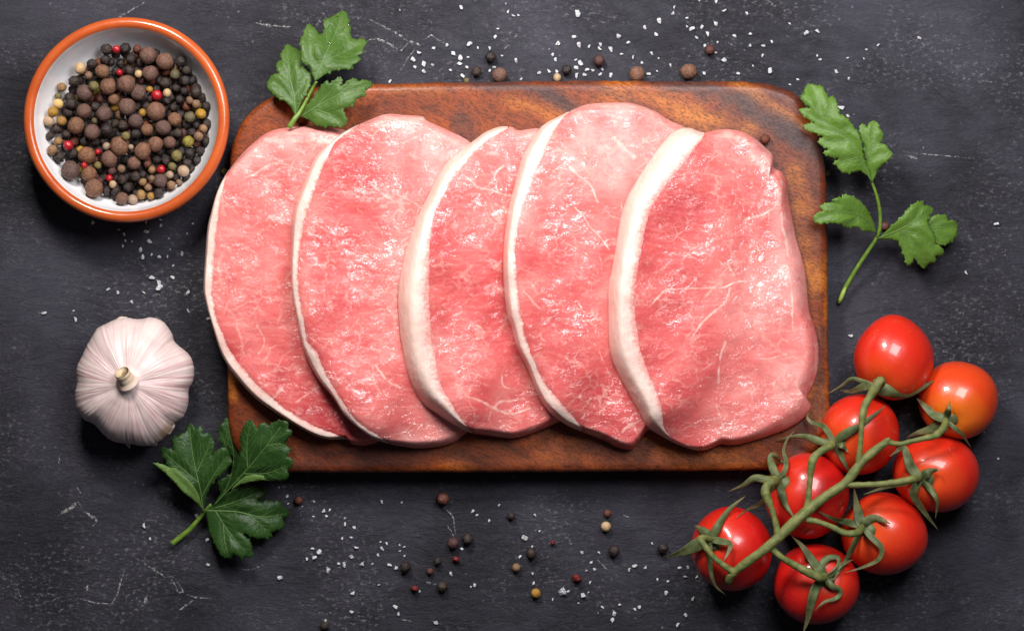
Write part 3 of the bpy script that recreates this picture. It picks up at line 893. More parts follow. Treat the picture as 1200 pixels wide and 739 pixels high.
M_ALL = simple_mat('allspice_skin', (0.23, 0.115, 0.078), 0.66, 0.12, 5.0, 0.0007, col2=(0.095, 0.043, 0.030), per_object=True)
M_BLK = simple_mat('black_pepper_skin', (0.058, 0.034, 0.026), 0.5, 0.2, 4.0, 0.0006, col2=(0.014, 0.010, 0.010), per_object=True)
M_CRM = simple_mat('cream_pepper_skin', (0.58, 0.40, 0.23), 0.55, 0.1, 3.0, 0.0003, col2=(0.42, 0.26, 0.13), per_object=True)
M_TAN = simple_mat('tan_pepper_skin', (0.36, 0.205, 0.080), 0.6, 0.1, 3.0, 0.0004, col2=(0.21, 0.10, 0.035), per_object=True)
M_GRN = simple_mat('green_pepper_skin', (0.235, 0.19, 0.060), 0.6, 0.1, 3.0, 0.0005, col2=(0.11, 0.085, 0.028), per_object=True)
M_RED = simple_mat('pink_pepper_skin', (0.50, 0.012, 0.020), 0.32, 0.1, 3.0, 0.0003, col2=(0.30, 0.006, 0.012), coat=0.3)
M_HUSK = simple_mat('dried_red_pepper_husk', (0.26, 0.018, 0.018), 0.5, 0.1, 3.5, 0.0006, col2=(0.09, 0.008, 0.008))
M_TBR = simple_mat('red_brown_pepper_skin', (0.135, 0.045, 0.030), 0.6, 0.1, 3.5, 0.0005, col2=(0.08, 0.02, 0.015), per_object=True)


def berry_mesh(name, mat, seed, wrinkle, dimple, sub=3, squash=1.0):
    from mathutils import noise as mn
    bm = bmesh.new()
    bmesh.ops.create_icosphere(bm, subdivisions=sub, radius=1.0)
    o = Vector((seed * 7.3, seed * 3.1, seed * 1.7))
    for v in bm.verts:
        d = v.co.normalized()
        r = 1 + 0.05 * mn.noise(d * 1.4 + o)
        if wrinkle:
            w = mn.noise(d * 3.2 + o) + 0.6 * mn.noise(d * 6.5 + o)
            r -= wrinkle * (1 - min(1, abs(w) * 2.6)) + wrinkle * 0.5 * max(0, mn.noise(d * 2.2 - o))
        if dimple:
            ang = math.acos(max(-1, min(1, d.z)))
            r += 0.05 * math.exp(-((ang - 0.36) / 0.11) ** 2) - dimple * math.exp(-(ang / 0.22) ** 2)
        v.co = d * r
        v.co.z *= squash
    me = bpy.data.meshes.new(name)
    bm.to_mesh(me)
    bm.free()
    me.polygons.foreach_set('use_smooth', [True] * len(me.polygons))
    me.materials.append(mat)
    return me


BERRY = {
    'A': [berry_mesh('allspice_berry', M_ALL, s, 0.05, d) for s, d in ((1, 0.16), (2, 0.0), (3, 0.12), (4, 0.0), (41, 0.14))],
    'B': [berry_mesh('black_peppercorn', M_BLK, s, 0.22, 0) for s in (5, 6, 7, 8)],
    'C': [berry_mesh('cream_peppercorn', M_CRM, s, 0.03, 0) for s in (9, 10)],
    'T': [berry_mesh('tan_peppercorn', M_TAN, s, 0.07, d) for s, d in ((11, 0), (12, 0.12), (13, 0))],
    'G': [berry_mesh('green_peppercorn', M_GRN, s, 0.10, 0) for s in (14, 15, 16)],
    'R': [berry_mesh('pink_peppercorn', M_RED, s, 0.06, 0) for s in (17, 18)],
    'H': [berry_mesh('pink_peppercorn', M_HUSK, s, 0.30, 0.2, squash=0.7) for s in (27, 28)],
    'M': [berry_mesh('brown_peppercorn', M_TBR, s, 0.12, 0) for s in (19, 20)],
}
BNAME = {'H': 'pink_peppercorn', 'A': 'allspice_berry', 'B': 'black_peppercorn', 'C': 'cream_peppercorn', 'T': 'tan_peppercorn', 'G': 'green_peppercorn', 'R': 'pink_peppercorn', 'M': 'brown_peppercorn'}


def add_berry(kind, loc, r, label, group=None, rr=random, cat=None):
    o = bpy.data.objects.new(BNAME[kind], rr.choice(BERRY[kind]))
    link(o)
    o.location = loc
    o.scale = (r * rr.uniform(0.96, 1.04), r * rr.uniform(0.96, 1.04), r * rr.uniform(0.93, 1.0))
    if kind == 'A':
        o.rotation_euler = (rr.uniform(-0.9, 0.9), rr.uniform(-0.9, 0.9), rr.uniform(0, 6.28))
    else:
        o.rotation_euler = (rr.uniform(0, 6.28), rr.uniform(0, 6.28), rr.uniform(0, 6.28))
    tag(o, label, cat or ('allspice' if kind == 'A' else 'peppercorn'), group)
    return o


PILE = [  # zoom pixels (x, y, r) of a 2.64x enlargement, kind
    (458, 172, 28, 'A'), (510, 190, 28, 'A'), (465, 227, 25, 'A'), (335, 268, 27, 'A'), (391, 260, 29, 'A'), (262, 287, 27, 'A'), (428, 287, 26, 'A'), (393, 331, 29, 'A'), (482, 345, 31, 'A'), (260, 344, 24, 'A'),
    (322, 352, 25, 'A'), (235, 389, 27, 'A'), (285, 408, 25, 'A'), (541, 370, 23, 'A'), (268, 481, 28, 'A'), (218, 527, 31, 'A'), (275, 538, 25, 'A'), (291, 582, 29, 'A'), (372, 452, 32, 'A'), (441, 467, 27, 'A'),
    (481, 446, 24, 'A'), (525, 441, 20, 'A'), (415, 505, 22, 'A'), (338, 492, 26, 'A'), (377, 614, 20, 'A'), (496, 559, 22, 'A'), (420, 375, 23, 'A'), (505, 395, 25, 'A'), (317, 221, 23, 'A'), (455, 402, 20, 'A'), (352, 308, 18, 'A'),
    (330, 153, 20, 'B'), (388, 150, 18, 'B'), (326, 185, 17, 'B'), (285, 198, 17, 'B'), (230, 253, 20, 'B'), (405, 183, 18, 'B'), (400, 218, 18, 'B'), (558, 190, 20, 'B'), (578, 218, 17, 'B'), (511, 257, 20, 'B'), (573, 250, 17, 'B'),
    (606, 285, 19, 'B'), (543, 273, 13, 'B'), (570, 282, 14, 'B'), (556, 308, 15, 'B'), (517, 312, 14, 'B'), (537, 333, 13, 'B'), (220, 321, 19, 'B'), (211, 349, 16, 'B'), (177, 398, 18, 'B'), (206, 416, 15, 'B'), (184, 486, 19, 'B'),
    (226, 474, 18, 'B'), (330, 402, 21, 'B'), (380, 388, 17, 'B'), (420, 415, 18, 'B'), (379, 556, 17, 'B'), (396, 581, 17, 'B'), (330, 590, 16, 'B'), (358, 590, 16, 'B'), (420, 545, 16, 'B'), (442, 541, 14, 'B'), (492, 596, 17, 'B'),
    (346, 529, 15, 'M'), (456, 507, 14, 'M'), (586, 473, 16, 'B'), (551, 412, 17, 'B'), (578, 505, 15, 'B'), (155, 420, 14, 'B'), (425, 152, 14, 'M'), (515, 500, 13, 'B'), (310, 560, 12, 'M'),
    (248, 212, 19, 'C'), (274, 234, 14, 'T'), (429, 229, 13, 'C'), (290, 267, 17, 'G'), (541, 231, 17, 'G'), (191, 270, 16, 'T'), (180, 298, 12, 'G'), (180, 322, 17, 'C'), (164, 347, 18, 'T'), (152, 375, 17, 'C'), (190, 374, 17, 'T'),
    (442, 349, 13, 'T'), (587, 363, 18, 'G'), (621, 352, 17, 'T'), (629, 398, 14, 'T'), (614, 422, 15, 'T'), (582, 438, 19, 'G'), (547, 482, 19, 'G'), (567, 529, 19, 'C'), (525, 541, 13, 'C'), (533, 515, 14, 'G'), (470, 526, 13, 'T'),
    (376, 523, 14, 'T'), (303, 512, 13, 'G'), (349, 570, 12, 'C'), (411, 617, 16, 'C'), (436, 602, 16, 'T'), (466, 606, 12, 'T'), (458, 580, 13, 'T'), (442, 563, 13, 'T'), (469, 552, 11, 'T'), (530, 572, 14, 'T'), (554, 564, 11, 'T'),
    (162, 464, 17, 'T'), (180, 438, 15, 'T'), (293, 374, 11, 'G'), (330, 453, 13, 'C'), (389, 421, 15, 'G'), (463, 277, 11, 'T'), (517, 288, 14, 'C'), (587, 311, 13, 'T'), (607, 322, 14, 'T'), (405, 455, 9, 'C'),
    (485, 295, 18, 'R'), (360, 153, 13, 'R'), (370, 225, 11, 'R'), (211, 450, 17, 'R'), (498, 524, 14, 'R'), (338, 551, 12, 'R'), (260, 512, 11, 'R'), (303, 470, 10, 'R')]
PILE_LABEL = {'A': ('big matte brown allspice berry in the pile inside the bowl', 'allspice berries in the bowl'),
              'B': ('wrinkled black peppercorn in the pile inside the bowl', 'black peppercorns in the bowl'),
              'C': ('pale cream peppercorn in the pile inside the bowl', 'cream peppercorns in the bowl'),
              'T': ('light tan peppercorn in the pile inside the bowl', 'tan peppercorns in the bowl'),
              'G': ('wrinkled olive green peppercorn in the pile inside the bowl', 'green peppercorns in the bowl'),
              'M': ('small reddish brown wrinkled peppercorn in the pile inside the bowl', 'reddish brown peppercorns in the bowl'),
              'R': ('bright red peppercorn in the pile inside the bowl', 'red peppercorns in the bowl')}


def build_pile():
    rr = random.Random(5)
    placed = []

    def rest(x, y, r):
        rad = math.hypot(x - BOWL_C.x, y - BOWL_C.y)
        z = float(bowl_floor(rad + r * 0.75)) + r * 0.75
        for (a, b, c, q) in placed:
            d2 = (a - x) ** 2 + (b - y) ** 2
            R = (r + q) * 0.90
            if d2 < R * R:
                z = max(z, c + math.sqrt(R * R - d2) * 0.92)
        return z
    # traced discs in metres, on the pile's level
    zt = 0.020
    tr = []
    for zx, zy, zrad, kd in PILE:
        p = P(zx / 2.64, zy / 2.64, zt)
        tr.append([p.x, p.y, zrad / 2.64 * MPP * 0.985, kd, zx / 2.64, zy / 2.64])
    # two lower layers, only where something of them can be seen between the traced ones
    cover = [(t[0], t[1], t[2]) for t in tr]
    layers = []
    for lay, (z_lay, rmax, ox, oy) in enumerate([(0.0150, 0.0352, 0.0022, -0.0012), (0.0115, 0.0345, 0.0045, 0.0003)]):
        step = 0.0047
        new = []
        for iy in range(-10, 11):
            for ix in range(-10, 11):
                x = BOWL_C.x + ox + (ix + 0.5 * (iy % 2)) * step + rr.uniform(-.0004, .0004)
                y = BOWL_C.y + oy + iy * step * 0.87 + rr.uniform(-.0004, .0004)
                rad = math.hypot(x - BOWL_C.x - 0.002, y - BOWL_C.y + 0.0015)
                if rad > rmax:
                    continue
                r = rr.uniform(0.0024, 0.0027)
                free = 0
                for k in range(30):
                    a = k * 2.4
                    q = r * 1.15 * math.sqrt((k + 0.5) / 30)
                    sx, sy = x + q * math.cos(a), y + q * math.sin(a)
                    if all((sx - t[0]) ** 2 + (sy - t[1]) ** 2 > (t[2] * 0.95) ** 2 for t in cover):
                        free += 1
                z = z_lay + rr.uniform(-.0004, .0004) + max(0, rad - 0.030) * 0.35
                placed.append((x, y, z, r))
                if free >= (1 if lay == 0 else 4):
                    new.append((x, y, r))
                    kd = rr.choices('BMGT', (0.74, 0.18, 0.04, 0.04))[0]
                    add_berry(kd, (x, y, z), r, *PILE_LABEL[kd], rr=rr)
        cover += new
    tr.sort(key=lambda t: (t[3] != 'B', t[3] in 'CTGR', t[2]))
    for x, y, r, kd, px, py in tr:
        z = min(max(rest(x, y, r), 0.0185), 0.0265)
        p = P(px, py, z)
        placed.append((p.x, p.y, z, r))
        add_berry(kd, tuple(p), r, *PILE_LABEL[kd], rr=rr)


build_pile()


HOURS = ['one', 'two', 'three', 'four', 'five', 'six', 'seven', 'eight', 'nine', 'ten', 'eleven', 'twelve']
ORD = ['first', 'second', 'third', 'fourth', 'fifth', 'sixth', 'seventh', 'eighth', 'ninth', 'tenth', 'eleventh', 'twelfth', 'thirteenth', 'fourteenth', 'fifteenth', 'sixteenth', 'seventeenth', 'eighteenth', 'nineteenth', 'twentieth']
WHAT = {'A': 'big brown allspice berry', 'B': 'black peppercorn', 'C': 'pale cream peppercorn', 'T': 'light tan peppercorn', 'G': 'olive green peppercorn', 'M': 'small reddish brown peppercorn', 'R': 'bright red peppercorn'}


def single_out_pile():
    """Say where in the bowl each berry lies: how far out, at which hour of a clock face, which of its neighbours."""
    cells = {}
    for o in COL.objects:
        lb = o.get('label')
        for kd, (txt, grp) in PILE_LABEL.items():
            if lb == txt:
                dx, dy = o.location.x - BOWL_C.x - 0.002, o.location.y - BOWL_C.y + 0.0015
                rad = math.hypot(dx, dy)
                hour = round(math.degrees(math.atan2(dx, dy)) / 30) % 12 or 12
                ring = 'centre' if rad < 0.007 else ('inner ring' if rad < 0.016 else ('middle ring' if rad < 0.026 else 'outer ring'))
                cells.setdefault((kd, ring, hour if rad >= 0.007 else 0), []).append((rad, o))
    for (kd, ring, hour), lst in cells.items():
        lst.sort(key=lambda t: t[0])
        at = f", {HOURS[hour - 1]} o'clock" if hour else ''
        for i, (rad, o) in enumerate(lst):
            extra = '' if len(lst) == 1 else f', {ORD[i]} from centre'
            o['label'] = f'{WHAT[kd]} in the bowl, {ring}{at}{extra}'


single_out_pile()


# ------------------------------------------------------------------ garlic
def garlic_material():
    m, nt, b = new_mat('garlic_skin')
    co = objco(nt)
    st = attr(nt, 'stripe')
    n = noise(nt, co, 90.0, 5, 0.6)
    c = mixc(nt, ramp(nt, n, gray(0.35, 0.7)), (0.72, 0.55, 0.52), (0.81, 0.67, 0.64))
    c = mixc(nt, st, c, (0.54, 0.25, 0.29))
    c = mixc(nt, attr(nt, 'brown'), c, (0.50, 0.30, 0.18))
    setin(nt, b.inputs['Base Color'], c)
    b.inputs['Roughness'].default_value = 0.42
    b.inputs['Subsurface Weight'].default_value = 0.18
    b.inputs['Subsurface Scale'].default_value = 0.003
    b.inputs['Subsurface Radius'].default_value = (1, 0.7, 0.6)
    h = mth(nt, 'ADD', attr(nt, 'ridge'), mth(nt, 'MULTIPLY', noise(nt, co, 300.0, 3), 0.3))
    setin(nt, b.inputs['Normal'], bump(nt, h, 0.00015, 0.5))
    return m


M_GARLIC = garlic_material()
M_GSTEM = simple_mat('garlic_neck', (0.78, 0.62, 0.42), 0.6, 0.12, 300, 0.0001, col2=(0.66, 0.48, 0.29))
_nt = M_GSTEM.node_tree
_b = _nt.nodes['Principled BSDF']
_src = _b.inputs['Base Color'].links[0].from_socket
setin(_nt, _b.inputs['Base Color'], mixc(_nt, attr(_nt, 'tip'), (0.74, 0.57, 0.53), _src))
M_GHOLE = simple_mat('garlic_neck_hollow', (0.30, 0.14, 0.04), 0.8, 0.12, 900, 0.0004)
M_GFLAKE = simple_mat('garlic_papery_skin', (0.66, 0.53, 0.47), 0.5, 0.12, 250, 0.0003, col2=(0.58, 0.40, 0.30), sss=0.15)


def build_garlic():
    ol = [(345, 36), (310, 28), (265, 33), (205, 62), (155, 92), (112, 150), (75, 235), (49, 295), (50, 370), (38, 440), (46, 510), (90, 565), (138, 590), (190, 650), (250, 682), (330, 692), (400, 704), (460, 695), (530, 640), (557, 590), (608, 552), (632, 490), (636, 410),
          (658, 365), (665, 305), (640, 230), (565, 158), (545, 105), (500, 52), (440, 31), (390, 38)]
    ZE = 0.0165
    w = np.array([P(80 + x / 4.48, 365 + y / 4.48, ZE)[:2] for x, y in ol])
    cen = np.array(P(157, 448, ZE)[:2])
    NT, NP = 460, 84
    oc = catmull(w, 720, closed=True)
    ang = np.arctan2(oc[:, 1] - cen[1], oc[:, 0] - cen[0])
    rad = np.hypot(*(oc - cen).T)
    o = np.argsort(ang)
    th = np.linspace(-math.pi, math.pi, NT, endpoint=False)
    Rt = np.interp(th, ang[o], rad[o], period=2 * math.pi)
    Rm = np.convolve(np.concatenate([Rt[-60:], Rt, Rt[:60]]), np.hanning(121) / np.hanning(121).sum(), 'valid')
    dev = Rt / Rm - 1
    # extra cloves: grooves between the lobes
    prof = catmull(np.array([(0.05, 0.0015), (0.30, 0.0006), (0.62, 0.0020), (0.88, 0.0080), (1.0, ZE), (0.955, 0.0235), (0.82, 0.0292), (0.62, 0.0332), (0.40, 0.0354), (0.24, 0.0364), (0.165, 0.0374), (0.130, 0.0388), (0.112, 0.0402)]), NP)
    r1 = np.random.default_rng(8)
    # stripes over the angle
    fine = sum(a * np.sin(k * th + r1.uniform(0, 6.28)) for k, a in [(23, .5), (37, .6), (51, .7), (68, .6), (83, .5), (97, .4)])
    V, stripe, ridge, brown = [], [], [], []
    lines = [(r1.uniform(-math.pi, math.pi), r1.uniform(0.006, 0.016), r1.uniform(0.25, 0.9), r1.uniform(0.1, 0.6), r1.uniform(0.5, 1.1)) for _ in range(95)]
    grooves = np.array([-2.75, -2.1, -1.25, -0.55, 0.15, 0.95, 1.75, 2.35])
    gd = np.min(np.abs((th[:, None] - grooves[None, :] + math.pi) % (2 * math.pi) - math.pi), axis=1)
    for j, (u, z) in enumerate(prof):
        lob = 1 + dev * np.clip((u - 0.25) / 0.6, 0, 1) ** 1.2 * 1.08
        R = u * Rm * lob
        f = np.clip((u - 0.12) / 0.3, 0, 1)
        g = 0.9 * np.exp(-(gd / 0.17) ** 2)
        zz = z - 0.0007 * g * f * (z > 0.01)
        rr_ = R - 0.0004 * g * f + 0.000035 * fine * f
        V.append(np.column_stack([cen[0] + rr_ * np.cos(th), cen[1] + rr_ * np.sin(th), zz]))
        tw = th + 0.10 * math.sin(j * 0.05)
        s = sum(a * np.sin(k * tw + ph + 0.25 * math.sin(j * 0.09 * kk)) for k, a, ph, kk in [(13, .5, 1, 1), (29, .7, 2.2, 1.3), (47, .6, .4, .7), (61, .5, 3.1, 1.1), (90, .4, 5, 1)])
        env = 0.55 + 0.45 * np.sin(2 * tw + 2.0) + 0.35 * np.sin(3 * tw + 0.4)
        lowside = np.clip(0.75 - 0.35 * np.sin(th), 0.2, 1.1)
        stripe.append(np.clip((s - 0.02) * 0.85, 0, 0.95) * np.clip(env, 0.15, 1) * lowside * (0.35 + 0.65 * f) * np.clip(1.25 - 0.5 * u, 0, 1))
        for (a0, wd_, am, u0, u1) in lines:
            if u0 < u < u1:
                dth = (th - a0 - 0.05 * math.sin(u * 5 + a0) + math.pi) % (2 * math.pi) - math.pi
                fade = min(1, (u - u0) / 0.12, (u1 - u) / 0.12)
                stripe[-1] = np.maximum(stripe[-1], am * fade * np.exp(-(dth / wd_) ** 2) * lowside)
        ridge.append(np.clip(fine * 0.3 + s * 0.25, -1, 1) * f)
        bsp = np.exp(-(((th + 0.98) / 0.16) ** 2)) * np.clip((u - 0.86) / 0.06, 0, 1) * (0.9 if z > 0.012 else 0.5)
        brown.append(np.clip(bsp, 0, 0.8))
    V = np.vstack(V)
    F = []
    for j in range(NP - 1):
        for i in range(NT):
            k = (i + 1) % NT
            F.append((j * NT + i, j * NT + k, (j + 1) * NT + k, (j + 1) * NT + i))
    F.append(tuple(range(NT))[::-1])
    g = empty('garlic_bulb', (cen[0], cen[1], 0))
    tag(g, 'whole garlic bulb with purple-streaked papery white skin, left of the board', 'garlic bulb')
    mesh_obj('bulb', V, F, M_GARLIC, g, attrs={'stripe': np.concatenate(stripe), 'ridge': np.concatenate(ridge), 'brown': np.concatenate(brown)})
    # neck: a short hollow stump
    b0 = P(149.0, 446.0, 0.0385)
    tip = P(143.0, 436.5, 0.0422)
    pts = [b0 + (tip - b0) * t for t in np.linspace(-0.25, 1, 9)]
    rad = [0.0049, 0.0043, 0.0039, 0.0037, 0.0036, 0.0035, 0.0035, 0.0035, 0.0036]
    V1, F1 = tube(pts, [r * (1 + 0.04 * math.sin(i * 2)) for i, r in enumerate(rad)], seg=22, cap=False)
    d = (tip - b0).normalized()
    inner = [tip - d * 0.003, tip - d * 0.0015, tip + d * 0.0001, tip + d * 0.0003]
    V2, F2 = tube(inner, [0.0008, 0.0012, 0.0017, 0.0033], seg=22, cap=False)
    n1 = len(V1)
    V = V1 + V2
    F = F1 + [tuple(i + n1 for i in f) for f in F2]
    n2 = len(V)
    for k in range(22):
        q = (k + 1) % 22
        F.append((n1 - 22 + k, n1 - 22 + q, n2 - 22 + q, n2 - 22 + k))
    sto = mesh_obj('neck', V, F, M_GSTEM, g, attrs={'tip': np.clip([1 - ((Vector(v) - tip).length - 0.003) / 0.007 for v in V], 0, 1)})
    Vh, Fh = tube([tip - d * 0.0030, tip - d * 0.0014, tip - d * 0.0010], [0.0011, 0.0011, 0.0003], seg=12)
    mesh_obj('hollow_core', Vh, Fh, M_GHOLE, sto)
    # papery flakes lifting from the skin
    for pts, z, lift in [([(112, 386), (123, 380), (136, 375), (141, 371), (150, 372), (138, 377), (124, 384), (115, 388)], 0.017, 0.002),
                         ([(143, 517), (147, 520), (152, 525), (153, 519), (157, 516), (150, 513)], 0.013, 0.001),
                         ([(178, 505), (186, 501), (192, 499), (197, 502), (203, 496), (205, 499), (199, 508), (190, 511), (183, 516), (176, 520)], 0.0165, 0.001),
                         ([(170, 520), (178, 522), (184, 521), (182, 516), (172, 516)], 0.013, 0.001)]:
        q = catmull(np.array(pts, float), 40, closed=True)
        c = q.mean(0)
        V, F = [], []
        for jf, f in enumerate((1.0, 0.66, 0.33)):
            for i, p in enumerate(q):
                pp = c + (p - c) * f
                V.append(tuple(P(pp[0], pp[1], z + lift * (1 - f) + 0.0004 * math.sin(i * 0.9))))
        V.append(tuple(P(c[0], c[1], z + lift)))
        n = len(q)
        for j in (0, 1):
            for i in range(n):
                k = (i + 1) % n
                F.append((j * n + i, j * n + k, (j + 1) * n + k, (j + 1) * n + i))
        for i in range(n):
            F.append((2 * n + i, 2 * n + (i + 1) % n, 3 * n))
        fo = mesh_obj('skin_flake', V, F, M_GFLAKE, g)
        sm = fo.modifiers.new('thick', 'SOLIDIFY')
        sm.thickness = 0.0002


build_garlic()


# ------------------------------------------------------------------ parsley
def leaf_material(name, dark, light, rough=0.42):
    m, nt, b = new_mat(name)
    co = objco(nt)
    n = noise(nt, co, 70.0, 5, 0.6)
    n2 = noise(nt, co, 500.0, 3, 0.6)
    v = nd(nt, 'ShaderNodeTexVoronoi', {'Vector': mixc(nt, 0.02, co, noise(nt, co, 80.0, 2, out=1)), 'Scale': 260.0}, feature='DISTANCE_TO_EDGE')
    c = mixc(nt, ramp(nt, n, gray(0.25, 0.80)), dark, light)
    c = mixc(nt, mth(nt, 'MULTIPLY', ramp(nt, v, [(0.0, (1, 1, 1)), (0.10, (0, 0, 0))]), 0.10), c, tuple(min(1, x * 1.8) for x in light))
    c = mixc(nt, mth(nt, 'MULTIPLY', ramp(nt, n2, gray(0.55, 0.75)), 0.3), c, tuple(x * 0.7 for x in dark))
    setin(nt, b.inputs['Base Color'], c)
    b.inputs['Roughness'].default_value = rough
    b.inputs['Specular IOR Level'].default_value = 0.45
    h = mth(nt, 'ADD', mth(nt, 'MULTIPLY', ramp(nt, v, gray(0.0, 0.25)), 0.5), n2)
    setin(nt, b.inputs['Normal'], bump(nt, h, 0.0003, 0.6))
    tr = nd(nt, 'ShaderNodeBsdfTranslucent', {'Color': mixc(nt, 0.5, c, (0.20, 0.34, 0.03))})
    mx = nd(nt, 'ShaderNodeMixShader', {0: 0.38, 1: b.outputs[0], 2: tr})
    nt.links.new(mx, nt.nodes['Material Output'].inputs[0])
    return m


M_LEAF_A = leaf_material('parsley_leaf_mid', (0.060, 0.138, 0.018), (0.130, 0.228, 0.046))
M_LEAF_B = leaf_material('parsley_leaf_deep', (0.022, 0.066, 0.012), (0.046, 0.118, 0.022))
M_LEAF_C = leaf_material('parsley_leaf_fresh', (0.115, 0.235, 0.024), (0.190, 0.335, 0.055))
M_LEAF_U = leaf_material('parsley_leaf_underside', (0.13, 0.24, 0.05), (0.19, 0.32, 0.075), 0.55)
M_VEIN = simple_mat('parsley_vein', (0.125, 0.225, 0.060), 0.5, 0.1, 300)
M_PSTEM = simple_mat('parsley_stem', (0.17, 0.28, 0.035), 0.42, 0.12, 350, 0.0003, col2=(0.10, 0.19, 0.020), sss=0.1)
M_PCUT = simple_mat('parsley_stem_cut_end', (0.34, 0.46, 0.09), 0.4, 0.1, 350)


class Leaf:
    def __init__(self, org, sc_, poly, veins, z0, z1, arch=0.0012, seed=0, und=0.0012, curl=0.0):
        f = lambda p: (org[0] + p[0] / sc_, org[1] + p[1] / sc_)
        zm = (z0 + z1) / 2
        self.poly = np.array([P(*f(p), zm)[:2] for p in poly])
        self.veins = [np.array([P(*f(p), zm)[:2] for p in v]) for v in veins]
        self.base = self.veins[0][0]
        ax = self.veins[0][-1] - self.base
        self.len = np.linalg.norm(ax)
        self.ax = ax / self.len
        self.z0, self.z1, self.arch, self.und, self.curl = z0, z1, arch, und, curl
        self.n = Noise2(0.0045, 0.003, ext=(0.6, 0.5), seed=100 + seed)
        self.n2 = Noise2(0.0016, 0.001, ext=(0.6, 0.5), seed=200 + seed)
        self.vp = [catmull(v, 24) for v in self.veins]

    def z(self, xy):
        xy = np.atleast_2d(xy)
        t = ((xy - self.base) @ self.ax) / self.len
        t = np.clip(t, -0.2, 1.15)
        lat = (xy - self.base) @ np.array([-self.ax[1], self.ax[0]])
        dv = np.min([seg_dist(xy, v) for v in self.vp], axis=0)
        w = np.clip(t * 3, 0, 1)
        z = self.z0 + (self.z1 - self.z0) * t + self.arch * 4 * t * (1 - t)
        z = z + w * (0.0011 * (1 - np.exp(-(dv / 0.0022) ** 2)) + self.und * self.n(xy[:, 0], xy[:, 1]) + 0.00016 * self.n2(xy[:, 0], xy[:, 1])) - self.curl * (lat / 0.012) ** 2 * w
        de = seg_dist(xy, np.vstack([self.poly, self.poly[:1]]))
        z = z - 0.0006 * np.exp(-(de / 0.0008) ** 2) * w
        return np.maximum(z, 0.0006)


def build_leaf(L, mat, parent, name='leaf', step=0.00085, with_veins=True):
    # outline with small teeth along the longer edges
    pl = []
    n = len(L.poly)
    q_ = np.roll(L.poly, -1, 0)
    ccw = 1 if (L.poly[:, 0] * q_[:, 1] - q_[:, 0] * L.poly[:, 1]).sum() > 0 else -1
    for i in range(n):
        a, b, c = L.poly[i - 1], L.poly[i], L.poly[(i + 1) % n]
        pl += [b + (a - b) * 0.10, b * 0.97 + (a + c) * 0.015, b + (c - b) * 0.10]
        L_ = np.linalg.norm(c - b)
        if name == 'leaf' and L_ > 0.0026 and np.linalg.norm((b + c) / 2 - L.base) > 0.007:
            nn = ccw * np.array([(c - b)[1], -(c - b)[0]]) / L_
            k = 2 if L_ > 0.0052 else 1
            for t in range(k):
                f0 = (t + 0.30) / k
                h = L_ / k * RNG.uniform(0.10, 0.20)
                pl.append(b + (c - b) * (f0 - 0.06 / k) - nn * h * 0.25)
                pl.append(b + (c - b) * (f0 + 0.26 / k) + nn * h)
                pl.append(b + (c - b) * (f0 + 0.44 / k) - nn * h * 0.15)
    pl = np.array(pl)
    lo, hi = pl.min(0), pl.max(0)
    gx, gy = np.meshgrid(np.arange(lo[0], hi[0], step), np.arange(lo[1], hi[1], step))
    gx = gx + (np.arange(gx.shape[0]) % 2)[:, None] * step * 0.5
    g = np.column_stack([gx.ravel(), gy.ravel()])
    g = g[inside(g, pl)]
    g = g[seg_dist(g, np.vstack([pl, pl[:1]])) > step * 0.45]
    pts = np.vstack([pl, g])
    r = delaunay_2d_cdt([Vector(p) for p in pts], [], [list(range(len(pl)))], 1, 1e-7)
    vs = np.array([tuple(v) for v in r[0]])
    z = L.z(vs)
    V = np.column_stack([vs, z])
    o = mesh_obj(name, V, r[2], mat, parent)
    me = o.data
    # all faces up
    bm = bmesh.new()
    bm.from_mesh(me)
    for f in bm.faces:
        f.normal_update()
        if f.normal.z < 0:
            f.normal_flip()
    bm.to_mesh(me)
    bm.free()
    s = o.modifiers.new('thick', 'SOLIDIFY')
    s.thickness = 0.00022
    if with_veins:
        for vi, v in enumerate(L.vp):
            parts = []
            zz = L.z(v) + 0.00008
            m = len(v)
            r0 = 0.00034 if vi == 0 else 0.00022
            rad = [r0 * (1 - 0.75 * i / (m - 1)) for i in range(m)]
            parts.append(tube([(p[0], p[1], q) for p, q in zip(v, zz)], rad, seg=6, flat=0.7))
            for k in range(4, m - 3, 4):       # side veins
                t = v[k + 1] - v[k - 1]
                t /= np.linalg.norm(t)
                for sg in (1, -1):
                    a = sg * 0.75
                    d = np.array([t[0] * math.cos(a) - t[1] * math.sin(a), t[0] * math.sin(a) + t[1] * math.cos(a)])
                    sv = [v[k]]
                    for st in range(9):
                        q = sv[-1] + d * 0.0007 + t * 0.00006 * st
                        if not inside(q[None], pl)[0] or seg_dist(q[None], np.vstack([pl, pl[:1]]))[0] < 0.0007:
                            break
                        if min(seg_dist(q[None], u)[0] for ui, u in enumerate(L.vp) if ui != vi) < 0.0006 if len(L.vp) > 1 else False:
                            break
                        sv.append(q)
                    if len(sv) > 3:
                        sv = np.array(sv)
                        sz = L.z(sv) + 0.00003
                        parts.append(tube([(p[0], p[1], q) for p, q in zip(sv, sz)], [0.00009 * (1 - 0.7 * i / len(sv)) for i in range(len(sv))], seg=5, flat=0.6))
            V, F = merge(parts)
            mesh_obj('vein', V, F, M_VEIN, o)
    return o


def stem_obj(parent, org, sc_, pts, radii_px, mat, name='stem'):
    f = lambda p: P(org[0] + p[0] / sc_, org[1] + p[1] / sc_, p[2])
    w = np.array([tuple(f(p)) for p in pts])
    c = catmull(w, 30)
    r = np.interp(np.linspace(0, 1, 30), np.linspace(0, 1, len(radii_px)), radii_px) * MPP
    V, F = tube([tuple(p) for p in c], list(r), seg=12)
    return mesh_obj(name, V, F, mat, parent)


